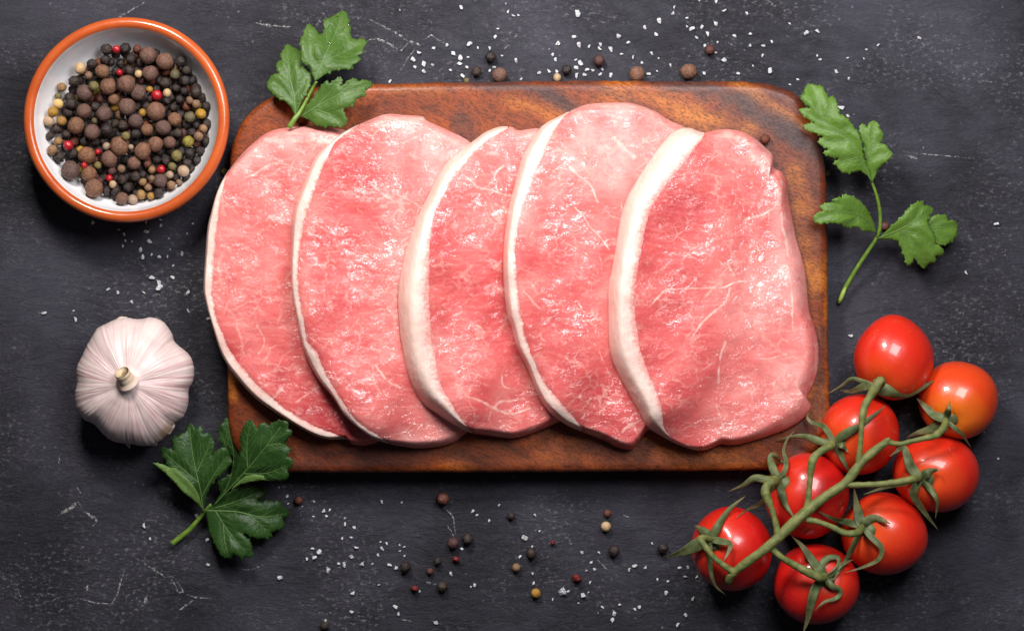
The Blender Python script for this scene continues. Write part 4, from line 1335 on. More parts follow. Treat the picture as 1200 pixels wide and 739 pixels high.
def build_parsley():
    # --- sprig above the board, its stem ending at the leftmost steak
    org, q = (300, 0), 4.619
    A = empty('parsley_sprig', tuple(P(345, 130, 0)))
    tag(A, 'parsley sprig with water drops lying across the top left corner of the board', 'parsley')
    zb = BOARD_T + 0.004
    stem_obj(A, org, q, [(178, 692, zb + 0.007), (212, 640, zb + 0.007), (245, 595, zb + 0.006), (300, 490, zb + 0.006), (328, 440, zb + 0.008)], [3.2, 2.9, 2.3, 1.9, 1.5], M_PSTEM)
    LEAVES_A = []
    def keep(L):
        LEAVES_A.append(L)
        return L
    build_leaf(keep(Leaf(org, q, [(325, 445), (310, 410), (300, 370), (255, 345), (250, 310), (245, 270), (240, 225), (260, 190), (268, 150), (290, 126), (305, 140), (330, 165), (345, 190), (362, 180), (370, 150), (360, 125), (373, 95), (395, 92), (415, 78), (440, 62), (465, 46), (490, 60), (493, 85), (507, 100), (500, 125), (514, 150),
                            (508, 180), (520, 205), (545, 212), (575, 203), (600, 225), (588, 250), (578, 268), (584, 290), (553, 303), (572, 325), (555, 345), (528, 358), (532, 380), (480, 382), (430, 390), (380, 412), (345, 437)],
                    [[(325, 445), (380, 310), (430, 180), (470, 65)], [(352, 385), (300, 290), (290, 150)], [(365, 350), (480, 285), (580, 228)], [(400, 260), (380, 190), (372, 110)]], zb + 0.009, 0.016, 0.003, 1)), M_LEAF_A, A)
    build_leaf(keep(Leaf(org, q, [(215, 630), (195, 585), (165, 555), (110, 530), (80, 500), (60, 470), (70, 430), (100, 402), (125, 400), (110, 365), (110, 340), (137, 325), (128, 290), (145, 265), (163, 230), (190, 245), (205, 252), (225, 263), (247, 290), (250, 330), (240, 365), (270, 358), (290, 378), (302, 420), (302, 445), (290, 490), (262, 540), (237, 590), (227, 622)],
                    [[(218, 628), (210, 520), (182, 400), (165, 245)], [(212, 560), (130, 470), (72, 440)], [(212, 530), (262, 450), (285, 385)], [(200, 470), (150, 390), (120, 345)]], zb + 0.007, 0.020, 0.003, 2, curl=0.001)), M_LEAF_A, A)
    build_leaf(keep(Leaf(org, q, [(240, 632), (265, 585), (310, 530), (340, 490), (375, 445), (390, 438), (400, 456), (430, 435), (460, 418), (474, 440), (458, 472), (480, 460), (510, 435), (545, 428), (555, 442), (600, 433), (636, 455), (615, 480), (588, 495), (603, 515), (570, 530), (543, 543), (547, 560), (500, 590), (440, 600), (478, 598), (490, 635), (502, 655), (475, 692), (410, 690), (350, 688), (310, 672), (285, 650)],
                    [[(240, 632), (360, 562), (480, 505), (625, 458)], [(330, 578), (395, 510), (460, 435)], [(340, 600), (430, 635), (478, 680)], [(440, 522), (500, 475), (545, 440)]], zb + 0.0065, zb + 0.009, 0.003, 3)), M_LEAF_A, A)
    M_DROP, nt, b = new_mat('water_drop')
    b.inputs['Base Color'].default_value = (0.9, 0.95, 0.9, 1)
    b.inputs['Roughness'].default_value = 0.02
    b.inputs['Transmission Weight'].default_value = 1.0
    b.inputs['IOR'].default_value = 1.33
    leafz = 0.0235
    rr = random.Random(3)
    for zx, zy, r in [(438, 88, 5), (444, 75, 4), (470, 160, 5), (480, 150, 4), (398, 240, 8), (405, 120, 4), (395, 135, 3), (500, 135, 3), (480, 205, 4), (505, 205, 3), (378, 180, 3), (70, 440, 4), (75, 465, 3), (345, 340, 3), (405, 490, 3)]:
        p = P(300 + zx / 4.619, zy / 4.619, leafz)
        for Lf in LEAVES_A:
            if inside(np.array([p[:2]]), Lf.poly)[0]:
                p = P(300 + zx / 4.619, zy / 4.619, float(Lf.z(np.array([p[:2]]))[0]) + 0.0001)
                break
        else:
            continue
        bm = bmesh.new()
        bmesh.ops.create_icosphere(bm, subdivisions=2, radius=r / 4.619 * MPP * 1.35)
        for v in bm.verts:
            v.co.z *= 0.5
            v.co.x *= 0.8
        me = bpy.data.meshes.new('water_drop')
        bm.to_mesh(me)
        bm.free()
        me.polygons.foreach_set('use_smooth', [True] * len(me.polygons))
        me.materials.append(M_DROP)
        o = bpy.data.objects.new('water_drop', me)
        link(o, A)
        o.location = p - A.location
        o.rotation_euler = (0, 0, rr.uniform(0, 3))
        DROPS.append(o)

    # --- sprig below the garlic
    org, q = (170, 480), 3.889
    Bq = empty('parsley_sprig', tuple(P(240, 598, 0)))
    tag(Bq, 'deep green parsley sprig in the shade below the garlic bulb, by the lower board corner', 'parsley')
    stem_obj(Bq, org, q, [(122, 610, 0.003), (160, 580, 0.003), (205, 543, 0.004), (250, 490, 0.005), (278, 455, 0.007), (300, 430, 0.009)], [3.2, 3.2, 2.9, 2.6, 2.0, 1.5], M_PSTEM)
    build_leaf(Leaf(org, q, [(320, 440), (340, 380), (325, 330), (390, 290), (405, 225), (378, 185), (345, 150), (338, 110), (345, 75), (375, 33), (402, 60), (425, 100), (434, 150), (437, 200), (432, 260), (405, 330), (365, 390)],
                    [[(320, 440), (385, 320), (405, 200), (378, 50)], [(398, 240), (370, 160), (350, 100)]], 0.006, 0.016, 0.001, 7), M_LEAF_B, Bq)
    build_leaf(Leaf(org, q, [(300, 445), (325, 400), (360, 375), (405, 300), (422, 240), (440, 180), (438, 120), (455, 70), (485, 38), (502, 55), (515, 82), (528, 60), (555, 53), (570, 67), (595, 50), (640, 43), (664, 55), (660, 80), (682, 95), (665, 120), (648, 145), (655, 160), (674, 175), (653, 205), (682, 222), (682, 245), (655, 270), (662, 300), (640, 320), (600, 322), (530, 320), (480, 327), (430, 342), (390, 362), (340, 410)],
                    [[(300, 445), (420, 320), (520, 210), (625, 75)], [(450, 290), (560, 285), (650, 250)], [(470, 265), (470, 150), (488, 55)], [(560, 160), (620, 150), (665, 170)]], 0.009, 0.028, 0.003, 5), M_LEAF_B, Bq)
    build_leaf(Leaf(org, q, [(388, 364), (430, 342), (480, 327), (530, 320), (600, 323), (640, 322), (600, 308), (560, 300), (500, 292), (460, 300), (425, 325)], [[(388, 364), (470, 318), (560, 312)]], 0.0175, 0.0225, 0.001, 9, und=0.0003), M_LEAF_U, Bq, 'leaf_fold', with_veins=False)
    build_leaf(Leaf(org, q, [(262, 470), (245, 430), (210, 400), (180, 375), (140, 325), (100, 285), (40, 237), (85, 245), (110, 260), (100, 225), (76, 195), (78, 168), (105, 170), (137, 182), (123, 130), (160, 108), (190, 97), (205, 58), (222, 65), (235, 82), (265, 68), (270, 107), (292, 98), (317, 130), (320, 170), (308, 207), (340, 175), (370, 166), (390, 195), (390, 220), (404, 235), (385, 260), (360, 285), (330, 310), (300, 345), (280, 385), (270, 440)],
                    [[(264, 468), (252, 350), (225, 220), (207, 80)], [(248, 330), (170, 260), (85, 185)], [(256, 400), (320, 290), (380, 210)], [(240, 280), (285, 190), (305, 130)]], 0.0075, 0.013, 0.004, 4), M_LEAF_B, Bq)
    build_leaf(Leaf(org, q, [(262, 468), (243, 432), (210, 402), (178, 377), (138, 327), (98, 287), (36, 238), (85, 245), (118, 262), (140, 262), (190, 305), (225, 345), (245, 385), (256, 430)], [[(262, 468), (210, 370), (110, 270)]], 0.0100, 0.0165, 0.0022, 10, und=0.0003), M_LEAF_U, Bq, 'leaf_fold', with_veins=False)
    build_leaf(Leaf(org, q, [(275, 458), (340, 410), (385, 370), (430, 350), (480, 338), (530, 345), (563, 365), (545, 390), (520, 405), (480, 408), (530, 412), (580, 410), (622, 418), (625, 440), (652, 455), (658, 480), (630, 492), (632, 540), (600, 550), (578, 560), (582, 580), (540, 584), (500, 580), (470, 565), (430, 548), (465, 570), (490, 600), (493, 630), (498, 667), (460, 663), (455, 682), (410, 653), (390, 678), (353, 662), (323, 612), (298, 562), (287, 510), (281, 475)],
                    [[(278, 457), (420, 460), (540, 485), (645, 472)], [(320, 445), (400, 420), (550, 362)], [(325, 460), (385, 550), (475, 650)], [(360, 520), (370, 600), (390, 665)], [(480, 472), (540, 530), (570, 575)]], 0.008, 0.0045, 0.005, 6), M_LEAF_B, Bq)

    # --- sprig to the right of the board
    C = empty('parsley_sprig', tuple(P(1030, 265, 0)))
    tag(C, 'long-stemmed bright green parsley sprig to the right of the board above the tomatoes', 'parsley')
    o4, q4, o3, q3 = (940, 210), 4.925, (925, 90), 5.279
    zr = 0.016
    stem_obj(C, o4, q4, [(215, 705, 0.0032), (250, 625, 0.0045), (330, 490, 0.008), (400, 385, 0.0105), (438, 325, 0.012)], [2.9, 2.6, 2.4, 2.4, 2.2], M_PSTEM)
    stem_obj(C, o4, q4, [(434, 335, 0.0118), (449, 280, 0.014), (450, 200, 0.016), (432, 100, 0.019), (400, 10, 0.021), (385, -30, 0.022), (372, -60, 0.0225)], [2.3, 2.1, 2.0, 1.9, 1.7, 1.4, 1.0], M_PSTEM)
    stem_obj(C, o4, q4, [(213, 712, 0.0031), (222, 690, 0.0040), (240, 650, 0.0050), (252, 625, 0.0056)], [1.6, 2.6, 2.5, 0.8], M_PCUT, 'cut_end')
    build_leaf(Leaf(o3, q3, [(515, 655), (490, 615), (440, 582), (400, 592), (340, 602), (310, 582), (290, 552), (263, 540), (300, 513), (250, 505), (198, 475), (232, 455), (190, 430), (166, 405), (202, 375), (150, 350), (110, 340), (78, 305), (110, 291), (152, 290), (110, 265), (70, 235), (53, 205), (80, 195), (122, 200), (75, 160), (63, 120), (85, 105), (95, 65), (120, 43), (160, 52), (207, 63), (215, 90), (240, 132), (265, 118), (287, 155), (290, 190), (302, 235), (335, 250), (370, 285), (395, 320), (420, 350), (435, 385), (445, 430), (457, 500), (500, 590)],
                    [[(515, 652), (440, 520), (370, 392), (300, 335), (220, 280), (135, 70)], [(425, 500), (350, 520), (285, 540)], [(370, 392), (290, 400), (185, 405)], [(330, 355), (230, 330), (100, 305)], [(230, 285), (160, 260), (75, 205)], [(310, 340), (360, 320), (390, 330)], [(225, 280), (250, 200), (265, 130)]], 0.0225, 0.027, 0.004, 11), M_LEAF_C, C)
    build_leaf(Leaf(o3, q3, [(515, 655), (480, 560), (462, 480), (455, 420), (440, 370), (428, 310), (450, 288), (477, 312), (490, 285), (520, 270), (547, 285), (555, 320), (577, 345), (582, 375), (558, 410), (590, 420), (612, 450), (638, 480), (615, 515), (580, 540), (547, 575), (532, 620)],
                    [[(515, 652), (485, 545), (505, 430), (525, 285)], [(490, 520), (550, 480), (620, 485)], [(500, 450), (545, 400), (575, 370)], [(490, 500), (465, 400), (450, 310)]], 0.0222, 0.024, 0.0015, 12), M_LEAF_C, C)
    build_leaf(Leaf(o4, q4, [(442, 310), (410, 300), (360, 302), (330, 280), (300, 274), (255, 282), (215, 262), (150, 255), (85, 262), (52, 235), (70, 200), (112, 185), (88, 165), (100, 150), (140, 138), (185, 140), (207, 147), (158, 125), (185, 110), (222, 106), (223, 90), (265, 95), (310, 113), (345, 138), (380, 173), (405, 213), (427, 255)],
                    [[(442, 308), (360, 225), (220, 195), (70, 228)], [(350, 222), (290, 160), (235, 105)], [(250, 200), (180, 165), (105, 155)], [(330, 215), (290, 250), (250, 272)]], 0.0135, BOARD_T + 0.010, 0.003, 13), M_LEAF_C, C)
    build_leaf(Leaf(o4, q4, [(440, 345), (490, 290), (530, 250), (570, 210), (600, 170), (640, 140), (680, 126), (702, 123), (700, 150), (737, 155), (763, 170), (755, 195), (738, 205), (720, 243), (735, 285), (765, 330), (765, 375), (800, 390), (822, 420), (812, 440), (773, 445), (772, 480), (733, 490), (715, 517), (685, 500), (660, 470), (643, 453), (640, 480), (608, 500), (590, 450), (570, 400), (550, 360), (510, 347), (470, 348)],
                    [[(440, 342), (560, 290), (640, 240), (695, 135)], [(550, 295), (670, 325), (790, 430)], [(580, 305), (650, 390), (712, 505)], [(570, 305), (600, 390), (612, 480)], [(620, 255), (690, 220), (755, 175)]], 0.0130, 0.017, 0.005, 14, curl=0.0014), M_LEAF_C, C)
    build_leaf(Leaf(o4, q4, [(640, 285), (700, 262), (722, 240), (760, 208), (800, 205), (837, 208), (845, 237), (887, 238), (912, 270), (905, 300), (890, 342), (850, 372), (800, 382), (765, 376), (740, 340), (700, 312)],
                    [[(645, 290), (740, 285), (900, 272)], [(720, 286), (780, 250), (835, 220)], [(730, 288), (800, 330), (860, 362)]], 0.0150, 0.010, 0.002, 15), M_LEAF_C, C)


DROPS = []
build_parsley()


# ------------------------------------------------------------------ tomatoes on the vine
def tomato_material(name, c1, c2, cx=(0, 0, 1)):
    m, nt, b = new_mat(name)
    co = objco(nt)
    n = noise(nt, co, 35.0, 4, 0.55)
    grad = attr(nt, 'shoulder')
    c = mixc(nt, ramp(nt, mth(nt, 'ADD', grad, mth(nt, 'MULTIPLY', mth(nt, 'SUBTRACT', n, 0.5), 0.6)), gray(0.25, 0.95)), c1, c2)
    fl = ramp(nt, noise(nt, co, 900.0, 2), gray(0.66, 0.74))
    c = mixc(nt, mth(nt, 'MULTIPLY', fl, 0.25), c, (0.90, 0.30, 0.08))
    setin(nt, b.inputs['Base Color'], c)
    b.inputs['Roughness'].default_value = 0.34
    b.inputs['Specular IOR Level'].default_value = 0.5
    b.inputs['Coat Weight'].default_value = 0.45
    b.inputs['Coat Roughness'].default_value = 0.05
    b.inputs['Subsurface Weight'].default_value = 0.22
    b.inputs['Subsurface Scale'].default_value = 0.004
    b.inputs['Subsurface Radius'].default_value = (1.0, 0.25, 0.1)
    setin(nt, b.inputs['Normal'], bump(nt, noise(nt, co, 90.0, 4), 0.0010, 0.4))
    return m


TOM_MATS = {'red': tomato_material('tomato_skin_red', (0.58, 0.010, 0.008), (0.68, 0.040, 0.010)),
            'scarlet': tomato_material('tomato_skin_scarlet', (0.66, 0.022, 0.008), (0.76, 0.095, 0.012)),
            'orange': tomato_material('tomato_skin_orange', (0.70, 0.055, 0.008), (0.82, 0.240, 0.015))}
M_VINE = simple_mat('tomato_vine_stem', (0.21, 0.215, 0.062), 0.62, 0.12, 230, 0.0007, col2=(0.090, 0.118, 0.026), sss=0.05)
M_SEPAL = simple_mat('tomato_sepal', (0.150, 0.170, 0.068), 0.6, 0.12, 260, 0.0004, col2=(0.058, 0.088, 0.024))

_nt = M_SEPAL.node_tree
_b = _nt.nodes['Principled BSDF']
_src = _b.inputs['Base Color'].links[0].from_socket
setin(_nt, _b.inputs['Base Color'], mixc(_nt, attr(_nt, 'tip'), _src, (0.17, 0.125, 0.062)))

TOMATOES = [  # px centre, radii, calyx px, height of centre (m), material, elongation
    dict(c=(1046, 420), rx=47.5, ry=49.5, cal=(1026, 452), z=0.0225, mat='scarlet', label='topmost tomato on the vine, scarlet and slightly pointed'),
    dict(c=(1123, 468), rx=48, ry=46.5, cal=(1108, 492), z=0.0190, mat='orange', label='orange tomato at the right end of the vine'),
    dict(c=(1007, 509), rx=47.5, ry=48.5, cal=(977, 518), z=0.0195, mat='scarlet', label='tomato just below the topmost one'),
    dict(c=(1097, 555), rx=52, ry=46, cal=(1078, 560), z=0.0195, mat='scarlet', label='tomato below the orange one'),
    dict(c=(946, 581), rx=50, ry=50.5, cal=(911, 561), z=0.0200, mat='red', label='tomato beside the lower right board corner'),
    dict(c=(1036, 626), rx=51, ry=48.5, cal=(1010, 617), z=0.0195, mat='scarlet', label='tomato at the lower right of the bunch'),
    dict(c=(858, 642), rx=48, ry=50, cal=(832, 632), z=0.0195, mat='red', label='leftmost tomato of the bunch'),
    dict(c=(956, 684), rx=51, ry=48, cal=(966, 674), z=0.0190, mat='red', label='bottommost tomato of the bunch'),
]
SEPALS = [
    [([(1040, 458), (1062, 461), (1080, 454), (1094, 446)], 7.5, 0.000), ([(1012, 453), (998, 458), (984, 457)], 4.0, 0.001), ([(1010, 447), (998, 444), (986, 452), (970, 461)], 2.6, 0.002), ([(1024, 462), (1018, 468)], 4, 0)],
    [([(1096, 487), (1086, 478), (1074, 466)], 5.0, 0.001), ([(1111, 482), (1113, 470)], 3.6, 0.003), ([(1117, 500), (1127, 508), (1132, 515), (1138, 524)], 2.4, 0.001), ([(1090, 502), (1075, 507), (1062, 513)], 5, -0.004)],
    [([(962, 517), (944, 512), (928, 512), (909, 517)], 4.0, 0.001), ([(970, 505), (963, 498), (950, 494), (946, 487), (952, 480)], 3.2, 0.002), ([(992, 508), (1008, 500), (1024, 487), (1038, 475)], 4.6, 0.002), ([(985, 532), (991, 545), (998, 556)], 3.2, 0.0), ([(988, 522), (994, 530)], 4, 0)],
    [([(1067, 545), (1062, 530), (1058, 524), (1043, 534)], 5.0, 0.003), ([(1090, 553), (1098, 550), (1099, 553)], 5.2, 0.003), ([(1071, 578), (1078, 592), (1088, 606), (1099, 620)], 4.0, 0.001), ([(1089, 571), (1097, 582), (1099, 592), (1096, 608)], 3.4, 0.002), ([(1058, 566), (1036, 571), (1012, 579)], 2.6, 0.001)],
    [([(905, 548), (903, 537), (907, 533), (920, 544)], 4.4, 0.004), ([(919, 552), (921, 540), (918, 528), (922, 515), (931, 504)], 2.6, 0.003), ([(898, 561), (884, 560), (871, 569), (853, 576)], 4.2, 0.002), ([(900, 578), (890, 590), (877, 596), (863, 606)], 3.0, 0.001), ([(916, 574), (920, 590), (928, 603), (931, 609)], 4.2, 0.001)],
    [([(1006, 602), (1003, 588), (1001, 572)], 5.0, 0.001), ([(1022, 608), (1034, 609), (1043, 613)], 5.0, 0.002), ([(995, 612), (976, 607), (958, 598)], 3.6, 0.001), ([(1004, 633), (995, 650), (985, 667), (976, 679)], 3.4, 0.002), ([(1020, 628), (1033, 641), (1030, 655), (1012, 664), (991, 670)], 3.0, 0.003)],
    [([(838, 624), (848, 607), (858, 594), (873, 581)], 4.4, 0.002), ([(818, 638), (800, 646), (779, 653)], 6.5, 0.001), ([(823, 622), (817, 617), (813, 617)], 6.0, 0.002), ([(845, 634), (856, 637), (853, 648), (847, 658)], 3.4, 0.003), ([(831, 648), (832, 665), (838, 685), (851, 697)], 3.2, 0.002)],
    [([(956, 663), (946, 648), (938, 637), (928, 628)], 4.6, 0.002), ([(963, 662), (971, 653), (983, 653), (981, 664), (968, 674)], 3.6, 0.003), ([(955, 688), (950, 708), (947, 724), (941, 742)], 5.2, 0.001), ([(974, 686), (984, 692), (980, 700), (966, 705), (954, 716)], 3.4, 0.002), ([(975, 671), (985, 662), (1000, 655)], 3.4, 0.001)],
]


def build_tomatoes():
    truss = empty('tomato_vine', tuple(P(990, 560, 0)))
    tag(truss, 'bunch of eight ripe cherry tomatoes on a green vine at the lower right', 'tomatoes')
    info = []
    for ti, t in enumerate(TOMATOES):
        c = P(*t['c'], t['z'])
        k = MPP * (CAM_H - t['z']) / CAM_H
        rx, ry = t['rx'] * k * 0.985, t['ry'] * k * 0.985
        rz = min(t['z'] - 0.0004, (rx + ry) / 2 * 0.99)
        n = Vector(((t['cal'][0] - t['c'][0]) / t['rx'], -(t['cal'][1] - t['c'][1]) / t['ry'], 0))
        if n.length > 0.86:
            n *= 0.86 / n.length
        n.z = math.sqrt(max(0.05, 1 - n.x ** 2 - n.y ** 2))
        n.normalize()
        info.append((c, rx, ry, rz, n))
    zsurf = []

    def height(x, y):
        h = 0.0005
        for c, rx, ry, rz, n in info:
            d = ((x - c.x) / rx) ** 2 + ((y - c.y) / ry) ** 2
            if d < 1:
                h = max(h, c.z + rz * math.sqrt(1 - d))
        return h
    for ti, t in enumerate(TOMATOES):
        c, rx, ry, rz, ax = info[ti]
        bm = bmesh.new()
        bmesh.ops.create_uvsphere(bm, u_segments=72, v_segments=48, radius=1)
        rot = Vector((0, 0, 1)).rotation_difference(ax).to_matrix()
        sh = []
        for v in bm.verts:
            d = v.co.normalized()
            ang = math.acos(max(-1, min(1, d.z)))
            r = 1 - 0.10 * math.exp(-(ang / 0.28) ** 2) + 0.012 * math.cos(5 * math.atan2(d.y, d.x) + ti) * math.sin(ang) * math.exp(-((ang - 0.6) / 0.6) ** 2)
            r *= 1 + 0.030 * math.sin(2.1 * d.x + 1.7 * ti) * math.cos(1.8 * d.y + 0.9 * ti) + 0.012 * math.sin(3.7 * d.x + 2.9 * d.y + ti)
            w = rot @ (d * r)
            if ti == 0:
                w.y += 0.05 * max(0, w.y) ** 3
                w.x *= 1 - 0.10 * max(0, w.y) ** 2
            v.co = Vector((w.x * rx, w.y * ry, w.z * rz))
            sh.append(max(0, 1 - ang / 1.5) * 0.9)
        me = bpy.data.meshes.new('tomato')
        bm.to_mesh(me)
        bm.free()
        at = me.attributes.new('shoulder', 'FLOAT', 'POINT')
        at.data.foreach_set('value', np.array(sh, dtype=np.float32))
        me.polygons.foreach_set('use_smooth', [True] * len(me.polygons))
        me.materials.append(TOM_MATS[t['mat']])
        o = bpy.data.objects.new('tomato', me)
        link(o, truss)
        o.location = c - truss.location
        o['label'] = t['label']
        # calyx hub and sepals
        hub = c + Vector((ax.x * rx, ax.y * ry, ax.z * rz)) * 0.93
        pts = [hub + ax * (0.0022 * q) for q in (-0.6, 0.0, 0.4, 0.6)]
        V, F = tube([tuple(p) for p in pts], [0.0040, 0.0034, 0.0024, 0.0014], seg=12)
        mesh_obj('calyx', V, F, M_SEPAL, o)
        for si, (sp, wd, lift) in enumerate(SEPALS[ti]):
            line = [t['cal']] + sp
            q = catmull(np.array(line, float), 26)
            pw = []
            zprev = hub.z + 0.0015
            for i, (px, py) in enumerate(q):
                f = i / 25
                z = zprev
                for _ in range(3):
                    p = P(px, py, z)
                    h = height(p.x, p.y) + 0.0011 + lift * math.sin(min(1, f * 1.3) * math.pi / 2) + 0.0012 * math.sin(f * 9 + si * 2 + ti)
                    z = max(h, zprev - 0.0011) if i else hub.z + 0.0012
                z = zprev + (z - zprev) * 0.55 if i else z
                zprev = z
                pw.append(P(px, py, z))
            rad = []
            for i in range(26):
                f = i / 25
                prof = min(1, 0.75 + 1.6 * f) * (1 - max(0, f - 0.30) / 0.70) ** 0.75
                rad.append(max(0.00018, wd * 0.5 * MPP * prof * 2.4))
            ups = []
            for i, p in enumerate(pw):
                a = math.sin(i * 0.16 + si * 1.7 + ti) * 0.45
                T = (pw[min(i + 1, 25)] - pw[max(i - 1, 0)]).normalized()
                ups.append(Matrix.Rotation(a, 3, T) @ Vector((0, 0, 1)))
            V, F = tube([tuple(p) for p in pw], rad, seg=10, flat=0.15, up=ups, vfold=0.35 * (1 if (si + ti) % 2 else -1))
            mesh_obj('sepal', V, F, M_SEPAL, o, attrs={'tip': np.repeat(np.clip((np.arange(26) / 25 - 0.45) * 1.3, 0, 0.8), 10)})

    rr = np.random.default_rng(4)

    def branch(name, pts, rad, seg=14):
        w = np.array([tuple(P(x, y, z)) for x, y, z in pts])
        n = 46
        c = catmull(w, n)
        r = np.interp(np.linspace(0, 1, n), np.linspace(0, 1, len(rad)), rad) * MPP
        r = r * (1 + 0.05 * np.sin(np.arange(n) * 1.1) + rr.normal(0, 0.02, n))
        V, F = tube([tuple(p) for p in c], list(r), seg=seg)
        return mesh_obj(name, V, F, M_VINE, truss)
    Z = 0.045
    branch('main_stem', [(853, 683, 0.0385), (858, 672, 0.0420), (880, 655, Z), (905, 636, Z + 0.001), (938, 605, Z + 0.001), (965, 583, Z), (990, 566, Z), (1010, 541, Z), (1026, 527, Z), (1041, 516, Z)], [3.8, 5.0, 5.2, 5.8, 6.4, 5.6, 5.4, 5.2, 4.8, 4.2])
    branch('stem_hairy_tip', [(1036, 519, Z), (1041, 515, Z + 0.0006), (1043, 514, Z + 0.001)], [3.6, 3.4, 1.8])
    def cal(i):
        c, rx, ry, rz, ax = info[i]
        h = c + Vector((ax.x * rx, ax.y * ry, ax.z * rz)) * 0.95 + ax * 0.002
        return (TOMATOES[i]['cal'][0], TOMATOES[i]['cal'][1], h.z)
    branch('pedicel', [(1008, 543, Z), (1007, 535, Z), (1009, 510, Z + 0.002), (1012, 480, Z + 0.002), (1020, 464, Z), (1031, 446, 0.0455), (1033, 450, 0.041), cal(0)], [4.4, 3.1, 2.8, 4.4, 4.4, 5.4, 4.2, 3.8])
    branch('pedicel', [(1039, 517, Z), (1053, 520, Z - 0.001), (1067, 517, Z - 0.001), (1084, 513, Z - 0.001), (1096, 510, 0.0430), (1106, 501, 0.0400), cal(1)], [3.6, 2.8, 2.8, 3.4, 4.2, 4.4, 3.6])
    branch('pedicel', [(946, 597, Z), (947, 588, Z), (949, 565, Z + 0.001), (952, 540, Z + 0.002), (960, 530, Z + 0.001), (973, 522, 0.0430), cal(2)], [4.4, 3.3, 3.0, 5.0, 4.2, 4.8, 3.8])
    branch('pedicel', [(990, 567, Z), (1003, 568, Z), (1030, 567, Z), (1055, 564, Z), (1070, 561, 0.0440), cal(3)], [4.0, 3.4, 3.4, 3.8, 4.6, 4.0])
    branch('pedicel', [(912, 627, Z), (909, 612, Z), (904, 595, Z), (897, 577, Z), (899, 569, 0.0445), (906, 564, 0.0420), cal(4)], [4.4, 3.2, 3.2, 5.4, 4.8, 5.8, 4.2])
    branch('pedicel', [(944, 608, Z), (958, 611, Z), (975, 617, Z), (990, 624, Z), (1004, 624, 0.0435), cal(5)], [4.0, 3.2, 3.2, 3.8, 4.4, 3.8])
    branch('pedicel', [(860, 670, 0.0425), (848, 662, 0.0430), (836, 652, 0.0430), (824, 637, 0.0430), (820, 631, 0.0420), (826, 630, 0.0400), cal(6)], [4.4, 3.6, 3.4, 3.4, 3.8, 3.8, 3.4])
    branch('pedicel', [(904, 642, Z), (915, 652, Z), (930, 661, Z - 0.001), (947, 670, 0.0440), (962, 677, 0.0420), cal(7)], [4.0, 3.6, 4.0, 5.0, 5.0, 4.0])


build_tomatoes()


def stem_hairs():
    truss = bpy.data.objects['tomato_vine']
    rr = random.Random(31)
    for st in [o for o in truss.children if o.name.startswith(('main_stem', 'pedicel'))]:
        me = st.data
        V, F = [], []
        for _ in range(240 if st.name.startswith('main') else 90):
            v = me.vertices[rr.randrange(len(me.vertices))]
            n = v.normal + Vector((rr.uniform(-.5, .5), rr.uniform(-.5, .5), rr.uniform(-.5, .5)))
            n.normalize()
            a = n.orthogonal().normalized() * 0.00007
            b = n.cross(a)
            k = len(V)
            p = v.co + truss.location
            V += [tuple(p + a), tuple(p - a * 0.5 + b * 0.87), tuple(p - a * 0.5 - b * 0.87), tuple(p + n * rr.uniform(0.0005, 0.0013))]
            F += [(k, k + 1, k + 3), (k + 1, k + 2, k + 3), (k + 2, k, k + 3)]
        h = mesh_obj('stem_hair', V, F, M_HAIR, st)
        h['kind'] = 'stuff'


M_HAIR = simple_mat('vine_hair', (0.40, 0.42, 0.22), 0.6, 0.1, 300)
stem_hairs()

